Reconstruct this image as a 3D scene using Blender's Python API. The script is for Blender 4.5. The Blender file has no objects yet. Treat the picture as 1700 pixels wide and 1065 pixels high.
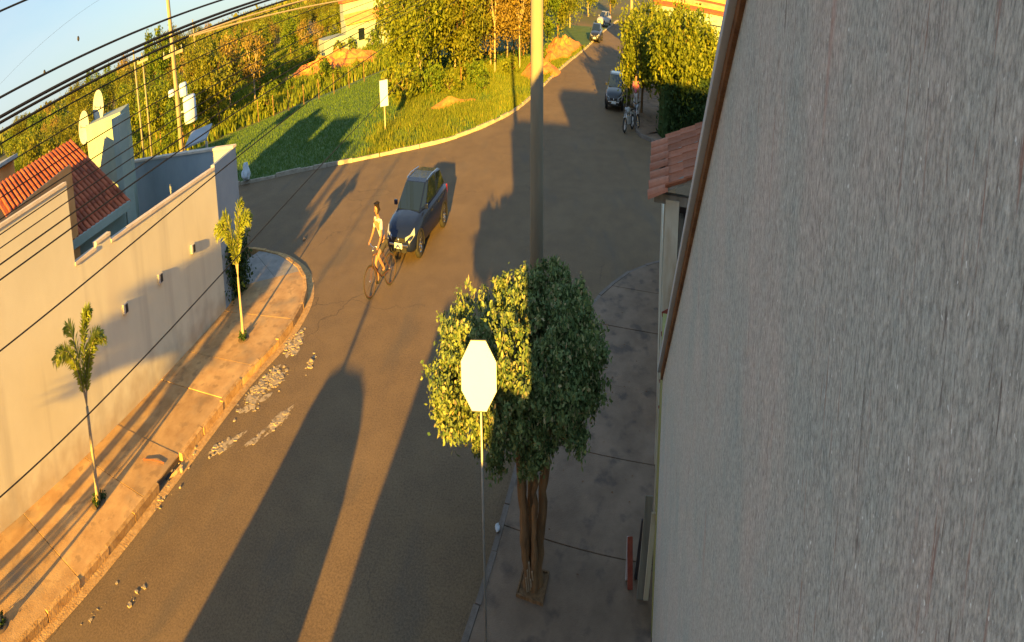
import bpy, bmesh, math, random
import numpy as np
from mathutils import Vector, Matrix

R = math.radians
scene = bpy.context.scene
COL = scene.collection
rng = np.random.default_rng(7)
random.seed(7)

# ------------------------------------------------------------------ camera, world, sun, exposure
CAM_H = 6.0
PITCH = R(16.1)
cd = bpy.data.cameras.new('camera')
cam = bpy.data.objects.new('camera', cd)
COL.objects.link(cam)
cam.location = (0, 0, CAM_H)
cam.rotation_euler = (R(90) - PITCH, 0, 0)
cd.clip_start = 0.05
cd.clip_end = 6000
cd.type = 'PANO'
cd.panorama_type = 'EQUIRECTANGULAR'          # very wide surveillance lens: 129 by 37 degrees
cd.longitude_min = -885 / 750
cd.longitude_max = 815 / 750
cd.latitude_max = 400 / 1650
cd.latitude_min = -665 / 1650
scene.camera = cam

SUN_EL, SUN_AZ = 10.6, -3.5                     # light travels towards azimuth -3.5 (0 = +Y)
world = bpy.data.worlds.new('World')
scene.world = world
world.use_nodes = True
wn = world.node_tree
bg = wn.nodes['Background']
sky = wn.nodes.new('ShaderNodeTexSky')
sky.sky_type = 'NISHITA'
sky.sun_disc = False
sky.sun_elevation = R(SUN_EL)
sky.sun_rotation = R(180 + SUN_AZ)
sky.air_density = 1.0
sky.dust_density = 0.25
sky.ozone_density = 1.6
gm = wn.nodes.new('ShaderNodeGamma'); gm.inputs[1].default_value = 0.45      # evens the bright horizon against the zenith, all round the sky alike
tint = wn.nodes.new('ShaderNodeMix'); tint.data_type = 'RGBA'; tint.blend_type = 'MULTIPLY'; tint.inputs[0].default_value = 1
tint.inputs[7].default_value = (0.75, 0.95, 1.16, 1)
wn.links.new(sky.outputs[0], gm.inputs[0]); wn.links.new(gm.outputs[0], tint.inputs[6]); tcw = wn.nodes.new('ShaderNodeTexCoord'); mpw = wn.nodes.new('ShaderNodeMapping'); mpw.inputs['Scale'].default_value = (1, 1, 4.5)
cn = wn.nodes.new('ShaderNodeTexNoise'); cn.inputs['Scale'].default_value = 1.7; cn.inputs['Detail'].default_value = 7; cn.inputs['Roughness'].default_value = 0.55
cr_ = wn.nodes.new('ShaderNodeMapRange'); cr_.inputs[1].default_value = 0.42; cr_.inputs[2].default_value = 0.72; cr_.inputs[4].default_value = 0.6
cm = wn.nodes.new('ShaderNodeMix'); cm.data_type = 'RGBA'; cm.inputs[7].default_value = (1.85, 2.1, 2.2, 1)
wn.links.new(tcw.outputs['Generated'], mpw.inputs[0]); wn.links.new(mpw.outputs[0], cn.inputs[0]); wn.links.new(cn.outputs['Fac'], cr_.inputs[0])
wn.links.new(cr_.outputs[0], cm.inputs[0]); wn.links.new(tint.outputs[2], cm.inputs[6]); wn.links.new(cm.outputs[2], bg.inputs[0])
bg.inputs[1].default_value = 0.078
sl = bpy.data.lights.new('sun', 'SUN')
sl.energy = 5.0
sl.color = (1.0, 0.55, 0.07)
sl.angle = R(0.6)
sun = bpy.data.objects.new('sun', sl)
COL.objects.link(sun)
ldir = Vector((math.sin(R(SUN_AZ)) * math.cos(R(SUN_EL)), math.cos(R(SUN_AZ)) * math.cos(R(SUN_EL)), -math.sin(R(SUN_EL))))
sun.rotation_euler = ldir.to_track_quat('-Z', 'Y').to_euler()
scene.view_settings.view_transform = 'Standard'
scene.view_settings.look = 'None'
scene.view_settings.gamma = 1
scene.view_settings.use_curve_mapping = False
scene.view_settings.exposure = 2.45
scene.cycles.max_bounces = 6
scene.cycles.transparent_max_bounces = 6
scene.cycles.use_denoising = True

# ------------------------------------------------------------------ helpers
def ray(px, py):
    """direction seen at a pixel of the 1700 x 1065 photograph"""
    u = (px - 885) / 750; v = (400 - py) / 1650
    c = (math.cos(v) * math.sin(u), math.sin(v), math.cos(v) * math.cos(u))
    return Vector((c[0], c[2] * math.cos(PITCH) + c[1] * math.sin(PITCH), c[1] * math.cos(PITCH) - c[2] * math.sin(PITCH)))
def ground(px, py, z=0.0):
    d = ray(px, py); t = (z - CAM_H) / d.z
    return Vector((d.x * t, d.y * t, z))
def at(px, py, dist):
    """point on a pixel's ray at a horizontal distance"""
    d = ray(px, py); t = dist / math.hypot(d.x, d.y)
    return Vector((d.x * t, d.y * t, CAM_H + d.z * t))

def tag(o, label=None, cat=None, group=None, kind=None):
    if label: o['label'] = label
    if cat: o['category'] = cat
    if group: o['group'] = group
    if kind: o['kind'] = kind
    return o
def empty(name, loc=(0, 0, 0), rz=0):
    o = bpy.data.objects.new(name, None)
    o.location = loc; o.rotation_euler = (0, 0, rz)
    o.empty_display_size = 0.2
    COL.objects.link(o)
    return o
def link_mesh(name, me, parent=None, loc=None, rot=None, scale=None):
    o = bpy.data.objects.new(name, me)
    COL.objects.link(o)
    if parent is not None: o.parent = parent
    if loc is not None: o.location = loc
    if rot is not None: o.rotation_euler = rot
    if scale is not None: o.scale = scale
    return o
KIDS = {}
def copy_tree(o, parent=None):
    c = o.copy(); COL.objects.link(c); c.parent = parent
    for ch in [x for x in bpy.data.objects if x.parent is o] if o.name not in KIDS else KIDS[o.name]:
        copy_tree(ch, c)
    return c

class MB:
    def __init__(s): s.v = []; s.f = []; s.m = []; s.sm = []
    def add(s, vs, fs, mi=0, smooth=False):
        b = len(s.v); s.v += [tuple(v) for v in vs]
        for f in fs:
            s.f.append(tuple(b + i for i in f)); s.m.append(mi); s.sm.append(smooth)
    def box(s, x0, x1, y0, y1, z0, z1, mi=0):
        s.add([(x0,y0,z0),(x1,y0,z0),(x1,y1,z0),(x0,y1,z0),(x0,y0,z1),(x1,y0,z1),(x1,y1,z1),(x0,y1,z1)],
              [(0,3,2,1),(4,5,6,7),(0,1,5,4),(1,2,6,5),(2,3,7,6),(3,0,4,7)], mi)
    def prism(s, poly, z0, z1, mi=0, z1s=None):
        """poly counter-clockwise in plan; z1s optional per-vertex tops"""
        n = len(poly)
        vs = [(p[0], p[1], z0) for p in poly] + [(p[0], p[1], (z1s[i] if z1s else z1)) for i, p in enumerate(poly)]
        fs = [tuple(range(n - 1, -1, -1)), tuple(range(n, 2 * n))] + [(i, (i + 1) % n, n + (i + 1) % n, n + i) for i in range(n)]
        s.add(vs, fs, mi)
    def bar(s, a, b, w, h, mi=0):
        """box from a to b, width w sideways and h upwards"""
        a = Vector(a); b = Vector(b); d = (b - a).normalized()
        up = Vector((0, 0, 1)) if abs(d.z) < 0.95 else Vector((0, 1, 0))
        sd = d.cross(up).normalized() * (w / 2); u2 = sd.cross(d).normalized() * (h / 2)
        vs = [a - sd - u2, a + sd - u2, a + sd + u2, a - sd + u2, b - sd - u2, b + sd - u2, b + sd + u2, b - sd + u2]
        s.add(vs, [(0,1,2,3),(7,6,5,4),(0,4,5,1),(1,5,6,2),(2,6,7,3),(3,7,4,0)], mi)
    def tube(s, pts, r, n=8, mi=0, cap=True):
        pts = [Vector(p) for p in pts]; rs = r if isinstance(r, (list, tuple)) else [r] * len(pts)
        vs = []; fs = []; ref = None
        for i, p in enumerate(pts):
            d = (pts[min(i + 1, len(pts) - 1)] - pts[max(i - 1, 0)]).normalized()
            if ref is None:
                ref = d.cross(Vector((0, 0, 1)) if abs(d.z) < 0.9 else Vector((1, 0, 0))).normalized()
            ref = (ref - d * ref.dot(d)).normalized(); q = d.cross(ref)
            for k in range(n):
                a = 2 * math.pi * k / n
                vs.append(p + (ref * math.cos(a) + q * math.sin(a)) * rs[i])
        for i in range(len(pts) - 1):
            for k in range(n):
                fs.append((i*n+k, i*n+(k+1)%n, (i+1)*n+(k+1)%n, (i+1)*n+k))
        if cap:
            fs.append(tuple(range(n - 1, -1, -1))); fs.append(tuple((len(pts)-1)*n + k for k in range(n)))
        s.add(vs, fs, mi, n > 5)
    def lathe(s, prof, n=20, c=(0, 0, 0), axis='z', mi=0):
        vs = []; fs = []
        for (r, h) in prof:
            for k in range(n):
                a = 2 * math.pi * k / n; x, y = r * math.cos(a), r * math.sin(a)
                vs.append({'z': (c[0]+x, c[1]+y, c[2]+h), 'y': (c[0]+x, c[1]+h, c[2]+y), 'x': (c[0]+h, c[1]+x, c[2]+y)}[axis])
        for i in range(len(prof) - 1):
            for k in range(n):
                fs.append((i*n+k, i*n+(k+1)%n, (i+1)*n+(k+1)%n, (i+1)*n+k))
        s.add(vs, fs, mi, True)
    def mesh(s, name, mats):
        me = bpy.data.meshes.new(name)
        me.from_pydata(s.v, [], s.f)
        for m in (mats if isinstance(mats, (list, tuple)) else [mats]): me.materials.append(m)
        me.polygons.foreach_set('material_index', s.m)
        me.polygons.foreach_set('use_smooth', s.sm)
        me.update()
        return me
    def build(s, name, mats, parent=None, bevel=0, recalc=True, **k):
        me = s.mesh(name, mats)
        if recalc or bevel:
            bm = bmesh.new(); bm.from_mesh(me)
            if recalc: bmesh.ops.recalc_face_normals(bm, faces=bm.faces)
            bm.to_mesh(me); bm.free()
        o = link_mesh(name, me, parent, **k)
        if bevel:
            md = o.modifiers.new('bevel', 'BEVEL'); md.width = bevel; md.segments = 2; md.limit_method = 'ANGLE'
        return o

# ------------------------------------------------------------------ materials
M = {}
def mat(name, c1, c2=None, scale=6.0, rough=0.85, bump=0.0, bscale=60.0, metal=0.0, stretch=(1, 1, 1), c3=None, coords='Object', detail=6, spec=0.3, coat=0.0):
    m = bpy.data.materials.new(name); m.use_nodes = True
    nt = m.node_tree; b = nt.nodes['Principled BSDF']
    b.inputs['Roughness'].default_value = rough; b.inputs['Metallic'].default_value = metal
    b.inputs['Specular IOR Level'].default_value = spec
    b.inputs['Coat Weight'].default_value = coat
    b.inputs['Base Color'].default_value = (*c1, 1)
    tc = nt.nodes.new('ShaderNodeTexCoord'); mp = nt.nodes.new('ShaderNodeMapping')
    mp.inputs['Scale'].default_value = stretch
    nt.links.new(tc.outputs[coords], mp.inputs[0])
    if c2:
        n = nt.nodes.new('ShaderNodeTexNoise'); n.inputs['Scale'].default_value = scale; n.inputs['Detail'].default_value = detail
        n.inputs['Roughness'].default_value = 0.65
        nt.links.new(mp.outputs[0], n.inputs[0])
        r = nt.nodes.new('ShaderNodeValToRGB'); e = r.color_ramp.elements
        e[0].position = 0.36; e[0].color = (*c1, 1); e[1].position = 0.64; e[1].color = (*c2, 1)
        if c3:
            x = r.color_ramp.elements.new(0.5); x.color = (*c3, 1)
        nt.links.new(n.outputs['Fac'], r.inputs[0]); nt.links.new(r.outputs[0], b.inputs['Base Color'])
    if bump:
        n2 = nt.nodes.new('ShaderNodeTexNoise'); n2.inputs['Scale'].default_value = bscale; n2.inputs['Detail'].default_value = 4
        nt.links.new(mp.outputs[0], n2.inputs[0])
        bp = nt.nodes.new('ShaderNodeBump'); bp.inputs['Strength'].default_value = bump; bp.inputs['Distance'].default_value = 0.02
        nt.links.new(n2.outputs['Fac'], bp.inputs['Height']); nt.links.new(bp.outputs[0], b.inputs['Normal'])
    M[name] = m
    return m
def over(m, colour, scale, lo, hi, stretch=(1, 1, 1), amount=1.0, detail=5, loc=(0, 0, 0)):
    """mix a stain colour into a material's base colour through a thresholded noise"""
    nt = m.node_tree; b = nt.nodes['Principled BSDF']; inp = b.inputs['Base Color']
    tc = nt.nodes.new('ShaderNodeTexCoord'); mp = nt.nodes.new('ShaderNodeMapping')
    mp.inputs['Scale'].default_value = stretch; mp.inputs['Location'].default_value = loc
    n = nt.nodes.new('ShaderNodeTexNoise'); n.inputs['Scale'].default_value = scale; n.inputs['Detail'].default_value = detail
    nt.links.new(tc.outputs['Object'], mp.inputs[0]); nt.links.new(mp.outputs[0], n.inputs[0])
    mr = nt.nodes.new('ShaderNodeMapRange'); mr.inputs[1].default_value = lo; mr.inputs[2].default_value = hi; mr.inputs[4].default_value = amount
    nt.links.new(n.outputs['Fac'], mr.inputs[0])
    mx = nt.nodes.new('ShaderNodeMix'); mx.data_type = 'RGBA'
    nt.links.new(mr.outputs[0], mx.inputs[0]); mx.inputs[7].default_value = (*colour, 1)
    if inp.links: nt.links.new(inp.links[0].from_socket, mx.inputs[6])
    else: mx.inputs[6].default_value = inp.default_value
    nt.links.new(mx.outputs[2], inp)
    return m
def leafmat(name, dark, light, warm=None, trans=0.35):
    m = bpy.data.materials.new(name); m.use_nodes = True
    nt = m.node_tree; b = nt.nodes['Principled BSDF']; out = nt.nodes['Material Output']
    b.inputs['Roughness'].default_value = 0.6; b.inputs['Specular IOR Level'].default_value = 0.25
    g = nt.nodes.new('ShaderNodeNewGeometry'); r = nt.nodes.new('ShaderNodeValToRGB')
    e = r.color_ramp.elements; e[0].color = (*dark, 1); e[1].color = (*light, 1); e[1].position = 0.85
    if warm:
        x = e.new(1.0); x.color = (*warm, 1)
    nt.links.new(g.outputs['Random Per Island'], r.inputs[0]); nt.links.new(r.outputs[0], b.inputs['Base Color'])
    t = nt.nodes.new('ShaderNodeBsdfTranslucent'); nt.links.new(r.outputs[0], t.inputs[0])
    mx = nt.nodes.new('ShaderNodeMixShader'); mx.inputs[0].default_value = trans
    nt.links.new(b.outputs[0], mx.inputs[1]); nt.links.new(t.outputs[0], mx.inputs[2]); nt.links.new(mx.outputs[0], out.inputs[0])
    M[name] = m
    return m

over(mat('asphalt', (0.138, 0.094, 0.054), (0.168, 0.114, 0.062), scale=1.2, rough=0.9, bump=0.5, bscale=90, detail=10), (0.20, 0.14, 0.08), 0.35, 0.5, 0.75, amount=0.6)
over(M['asphalt'], (0.095, 0.08, 0.062), 0.9, 0.56, 0.7, stretch=(1, 0.25, 1), amount=0.5, detail=9)
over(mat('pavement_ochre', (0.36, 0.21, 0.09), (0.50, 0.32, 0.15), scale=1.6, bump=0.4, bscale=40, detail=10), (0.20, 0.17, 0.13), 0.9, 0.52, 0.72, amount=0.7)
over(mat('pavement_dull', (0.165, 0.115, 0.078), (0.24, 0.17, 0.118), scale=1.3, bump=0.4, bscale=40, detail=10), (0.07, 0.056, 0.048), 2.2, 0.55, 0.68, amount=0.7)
mat('pavement_grey', (0.20, 0.19, 0.18), (0.29, 0.27, 0.25), scale=2.5, bump=0.3, detail=9)
mat('kerb_ochre', (0.34, 0.19, 0.07), (0.52, 0.33, 0.14), scale=7, bump=0.8, bscale=25)
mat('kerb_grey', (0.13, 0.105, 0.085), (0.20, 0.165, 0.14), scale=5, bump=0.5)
mat('kerb_white', (0.26, 0.22, 0.17), (0.42, 0.36, 0.28), scale=3, bump=0.5)
mat('joint_dirt', (0.10, 0.07, 0.045), (0.15, 0.10, 0.06), scale=8)
over(mat('earth', (0.11, 0.085, 0.035), (0.075, 0.095, 0.025), scale=0.25, bump=0.6, bscale=6, detail=9), (0.17, 0.11, 0.04), 0.06, 0.52, 0.62, amount=0.8)
over(mat('lawn_green', (0.045, 0.10, 0.018), (0.085, 0.14, 0.026), scale=0.6, bump=0.7, bscale=18, detail=9), (0.12, 0.12, 0.035), 0.12, 0.52, 0.66, amount=0.6)
mat('orange_soil', (0.50, 0.15, 0.03), (0.66, 0.25, 0.06), scale=2.5, bump=0.7, bscale=8)
over(mat('wall_cream', (0.66, 0.60, 0.45), (0.72, 0.66, 0.50), scale=0.5, bump=0.15, bscale=70, detail=8), (0.58, 0.50, 0.38), 0.5, 0.55, 0.75, stretch=(1, 1, 0.5), amount=0.6)
mat('wall_shade_dish_grey', (0.27, 0.32, 0.36), (0.33, 0.38, 0.42), scale=0.8, bump=0.1)  # shade of the corner walls put into the colour; also the dishes' grey
mat('coping', (0.55, 0.46, 0.38), (0.68, 0.58, 0.48), scale=3, bump=0.3)
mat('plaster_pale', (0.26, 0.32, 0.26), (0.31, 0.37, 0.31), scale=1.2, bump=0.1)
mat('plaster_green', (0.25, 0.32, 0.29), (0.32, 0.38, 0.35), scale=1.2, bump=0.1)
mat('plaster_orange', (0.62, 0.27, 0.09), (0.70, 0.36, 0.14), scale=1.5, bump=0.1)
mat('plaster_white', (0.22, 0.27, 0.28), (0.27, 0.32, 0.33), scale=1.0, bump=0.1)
mat('tile_red', (0.30, 0.06, 0.025), (0.42, 0.11, 0.04), scale=5, bump=0.3, bscale=30, rough=0.75)
over(mat('tile_clay', (0.30, 0.115, 0.065), (0.40, 0.165, 0.095), scale=3, bump=0.3, bscale=30, rough=0.75), (0.16, 0.085, 0.055), 4, 0.55, 0.7, amount=0.6)
mat('bark', (0.13, 0.075, 0.036), (0.27, 0.16, 0.075), scale=9, bump=1.0, bscale=30, stretch=(1, 1, 0.25))
mat('bark_pale', (0.30, 0.24, 0.16), (0.42, 0.34, 0.24), scale=6, bump=0.5, stretch=(1, 1, 0.3))
mat('palm_bark', (0.26, 0.21, 0.15), (0.36, 0.30, 0.21), scale=10, bump=0.5, bscale=20, stretch=(1, 1, 3))
mat('concrete_pole', (0.19, 0.17, 0.125), (0.25, 0.225, 0.165), scale=2.5, bump=0.15, stretch=(1, 1, 0.3))
mat('sign_back', (0.50, 0.60, 0.78), (0.53, 0.63, 0.80), scale=2, rough=0.5)
mat('steel_grey', (0.32, 0.33, 0.32), (0.42, 0.42, 0.40), scale=6, rough=0.5, metal=0.5)
mat('dark_edge', (0.03, 0.03, 0.03), rough=0.6)
mat('cable', (0.022, 0.02, 0.02), rough=0.7)
mat('cable_pale', (0.45, 0.36, 0.22), rough=0.6)
mat('rubber', (0.02, 0.02, 0.02), (0.035, 0.033, 0.03), scale=20, rough=0.85)
mat('car_blue', (0.005, 0.009, 0.036), (0.006, 0.010, 0.040), scale=2, rough=0.25, spec=0.35, coat=0.22)
mat('car_black', (0.012, 0.012, 0.014), rough=0.3, spec=0.6, coat=0.6)
mat('car_silver', (0.45, 0.46, 0.48), rough=0.32, metal=0.5, coat=0.5)
mat('car_white', (0.35, 0.36, 0.38), rough=0.35, coat=0.5)
mat('glass_dark', (0.008, 0.014, 0.018), rough=0.04, spec=1.0)
mat('lamp_glass', (0.30, 0.32, 0.35), rough=0.15, spec=0.8)
mat('lamp_red', (0.35, 0.01, 0.01), rough=0.2)
mat('chrome', (0.65, 0.65, 0.65), rough=0.2, metal=1.0)
mat('black_plastic', (0.02, 0.02, 0.02), rough=0.55)
mat('plate_grey', (0.55, 0.56, 0.55), rough=0.5)
mat('skin', (0.24, 0.12, 0.075), (0.28, 0.15, 0.09), scale=9, rough=0.6)
mat('hair', (0.015, 0.01, 0.008), rough=0.7)
mat('cloth_white', (0.42, 0.40, 0.40), (0.50, 0.48, 0.47), scale=12, rough=0.9)
mat('cloth_dark', (0.03, 0.03, 0.035), (0.05, 0.045, 0.05), scale=12, rough=0.9)
mat('cloth_pink', (0.55, 0.10, 0.18), (0.68, 0.20, 0.28), scale=12, rough=0.9)
mat('bike_frame', (0.09, 0.04, 0.025), rough=0.4, metal=0.2)
mat('bag_white', (0.42, 0.48, 0.55), (0.5, 0.56, 0.62), scale=6, rough=0.5, bump=0.5, bscale=10)
mat('rust_brown', (0.10, 0.045, 0.02), (0.20, 0.10, 0.045), scale=9, bump=0.4, stretch=(1, 1, 1))
mat('red_paint', (0.20, 0.045, 0.03), (0.28, 0.075, 0.045), scale=8)
mat('wood_grey', (0.16, 0.155, 0.13), (0.26, 0.25, 0.21), scale=6, stretch=(1, 1, 0.1), bump=0.4)
mat('rubble', (0.24, 0.19, 0.13), (0.36, 0.29, 0.21), scale=6, bump=0.5)
mat('yellow_green_paint', (0.30, 0.30, 0.10), (0.36, 0.35, 0.14), scale=3)
over(mat('cream_stained', (0.52, 0.49, 0.38), (0.58, 0.55, 0.44), scale=3, bump=0.1), (0.30, 0.19, 0.10), 2.5, 0.52, 0.66, stretch=(1, 1, 0.4), amount=0.7)
over(mat('dust', (0.30, 0.235, 0.16), (0.42, 0.34, 0.24), scale=9, detail=9), (0.15, 0.11, 0.068), 7, 0.50, 0.55, amount=0.9, detail=8)
mat('opening_shade_dark_board', (0.05, 0.045, 0.05), (0.07, 0.065, 0.065), scale=3)  # shade of the porch opening as a colour; also a dark board
mat('metal_sheet', (0.30, 0.33, 0.36), (0.38, 0.40, 0.42), scale=2, rough=0.6)

leafmat('leaf_near', (0.06, 0.115, 0.038), (0.22, 0.27, 0.09), (0.42, 0.33, 0.17), trans=0.28)
leafmat('leaf_palm', (0.20, 0.27, 0.035), (0.36, 0.40, 0.07), trans=0.5)
leafmat('leaf_green', (0.07, 0.13, 0.012), (0.16, 0.23, 0.02), (0.24, 0.25, 0.03), trans=0.45)
leafmat('leaf_olive', (0.10, 0.13, 0.014), (0.20, 0.21, 0.022), (0.22, 0.19, 0.03), trans=0.4)
leafmat('leaf_yellow', (0.11, 0.15, 0.012), (0.21, 0.25, 0.022), (0.30, 0.28, 0.03), trans=0.45)
leafmat('leaf_dry', (0.15, 0.11, 0.022), (0.26, 0.19, 0.04), (0.28, 0.19, 0.07), trans=0.3)
leafmat('leaf_hedge', (0.022, 0.052, 0.014), (0.05, 0.09, 0.022), trans=0.25)
leafmat('grass_blade', (0.05, 0.12, 0.018), (0.11, 0.18, 0.03), trans=0.35)
leafmat('grass_dry', (0.10, 0.15, 0.012), (0.20, 0.23, 0.02), (0.30, 0.26, 0.035), trans=0.4)

def splash(m, colour, top=0.7):
    nt = m.node_tree; b = nt.nodes['Principled BSDF']; inp = b.inputs['Base Color']
    tc = nt.nodes.new('ShaderNodeTexCoord'); sx = nt.nodes.new('ShaderNodeSeparateXYZ'); nt.links.new(tc.outputs['Object'], sx.inputs[0])
    n = nt.nodes.new('ShaderNodeTexNoise'); n.inputs['Scale'].default_value = 2.5; n.inputs['Detail'].default_value = 7; nt.links.new(tc.outputs['Object'], n.inputs[0])
    ad = nt.nodes.new('ShaderNodeMath'); ad.operation = 'MULTIPLY_ADD'; ad.inputs[1].default_value = -1.3; nt.links.new(n.outputs['Fac'], ad.inputs[0]); nt.links.new(sx.outputs[2], ad.inputs[2])
    mr = nt.nodes.new('ShaderNodeMapRange'); mr.inputs[1].default_value = -0.62; mr.inputs[2].default_value = top - 0.62; mr.inputs[3].default_value = 0.55; mr.inputs[4].default_value = 0.0
    nt.links.new(ad.outputs[0], mr.inputs[0]); mx = nt.nodes.new('ShaderNodeMix'); mx.data_type = 'RGBA'
    nt.links.new(mr.outputs[0], mx.inputs[0]); nt.links.new(inp.links[0].from_socket, mx.inputs[6]); mx.inputs[7].default_value = (*colour, 1); nt.links.new(mx.outputs[2], inp)
splash(M['wall_cream'], (0.33, 0.22, 0.12))
def per_piece(m, lo=0.6, hi=1.25):
    nt = m.node_tree; b = nt.nodes['Principled BSDF']; inp = b.inputs['Base Color']
    oi = nt.nodes.new('ShaderNodeObjectInfo'); mr = nt.nodes.new('ShaderNodeMapRange'); mr.inputs[3].default_value = lo; mr.inputs[4].default_value = hi
    nt.links.new(oi.outputs['Random'], mr.inputs[0]); sc = nt.nodes.new('ShaderNodeVectorMath'); sc.operation = 'SCALE'
    nt.links.new(inp.links[0].from_socket, sc.inputs[0]); nt.links.new(mr.outputs[0], sc.inputs['Scale']); nt.links.new(sc.outputs[0], inp)
per_piece(M['tile_red']); per_piece(M['tile_clay'], 0.75, 1.2); per_piece(M['pavement_ochre'], 0.88, 1.12); per_piece(M['kerb_ochre'], 0.8, 1.15)
def asphalt_detail(m):
    nt = m.node_tree; b = nt.nodes['Principled BSDF']; inp = b.inputs['Base Color']
    tc = nt.nodes.new('ShaderNodeTexCoord')
    wob = nt.nodes.new('ShaderNodeTexNoise'); wob.inputs['Scale'].default_value = 0.8; wob.inputs['Detail'].default_value = 6
    ad = nt.nodes.new('ShaderNodeVectorMath'); ad.operation = 'MULTIPLY_ADD'; ad.inputs[1].default_value = (1.6, 1.6, 0)
    nt.links.new(tc.outputs['Object'], wob.inputs[0]); nt.links.new(wob.outputs['Color'], ad.inputs[0]); nt.links.new(tc.outputs['Object'], ad.inputs[2])
    vo = nt.nodes.new('ShaderNodeTexVoronoi'); vo.feature = 'DISTANCE_TO_EDGE'; vo.inputs['Scale'].default_value = 0.22
    nt.links.new(ad.outputs[0], vo.inputs['Vector'])
    mr = nt.nodes.new('ShaderNodeMapRange'); mr.inputs[1].default_value = 0.0; mr.inputs[2].default_value = 0.007; mr.inputs[3].default_value = 0.6; mr.inputs[4].default_value = 0.0
    nt.links.new(vo.outputs['Distance'], mr.inputs[0])
    mk = nt.nodes.new('ShaderNodeTexNoise'); mk.inputs['Scale'].default_value = 0.15
    mk2 = nt.nodes.new('ShaderNodeMapRange'); mk2.inputs[1].default_value = 0.5; mk2.inputs[2].default_value = 0.6
    nt.links.new(tc.outputs['Object'], mk.inputs[0]); nt.links.new(mk.outputs['Fac'], mk2.inputs[0])
    mu = nt.nodes.new('ShaderNodeMath'); mu.operation = 'MULTIPLY'; nt.links.new(mr.outputs[0], mu.inputs[0]); nt.links.new(mk2.outputs[0], mu.inputs[1])
    mx = nt.nodes.new('ShaderNodeMix'); mx.data_type = 'RGBA'; nt.links.new(mu.outputs[0], mx.inputs[0]); mx.inputs[7].default_value = (0.04, 0.03, 0.025, 1)
    nt.links.new(inp.links[0].from_socket, mx.inputs[6])
    ag = nt.nodes.new('ShaderNodeTexNoise'); ag.inputs['Scale'].default_value = 22; ag.inputs['Detail'].default_value = 3; ag.inputs['Roughness'].default_value = 0.8
    nt.links.new(tc.outputs['Object'], ag.inputs[0])
    am = nt.nodes.new('ShaderNodeMapRange'); am.inputs[1].default_value = 0.3; am.inputs[2].default_value = 0.7; am.inputs[3].default_value = 0.66; am.inputs[4].default_value = 1.36
    nt.links.new(ag.outputs['Fac'], am.inputs[0])
    m2 = nt.nodes.new('ShaderNodeVectorMath'); m2.operation = 'SCALE'; nt.links.new(mx.outputs[2], m2.inputs[0]); nt.links.new(am.outputs[0], m2.inputs['Scale'])
    nt.links.new(m2.outputs[0], inp)
asphalt_detail(M['asphalt'])
over(M['wall_cream'], (0.40, 0.35, 0.28), 1.6, 0.56, 0.74, stretch=(1, 1, 0.10), amount=0.45, detail=6)
over(M['pavement_ochre'], (0.24, 0.15, 0.075), 3.0, 0.58, 0.66, amount=0.6, detail=10)

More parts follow.
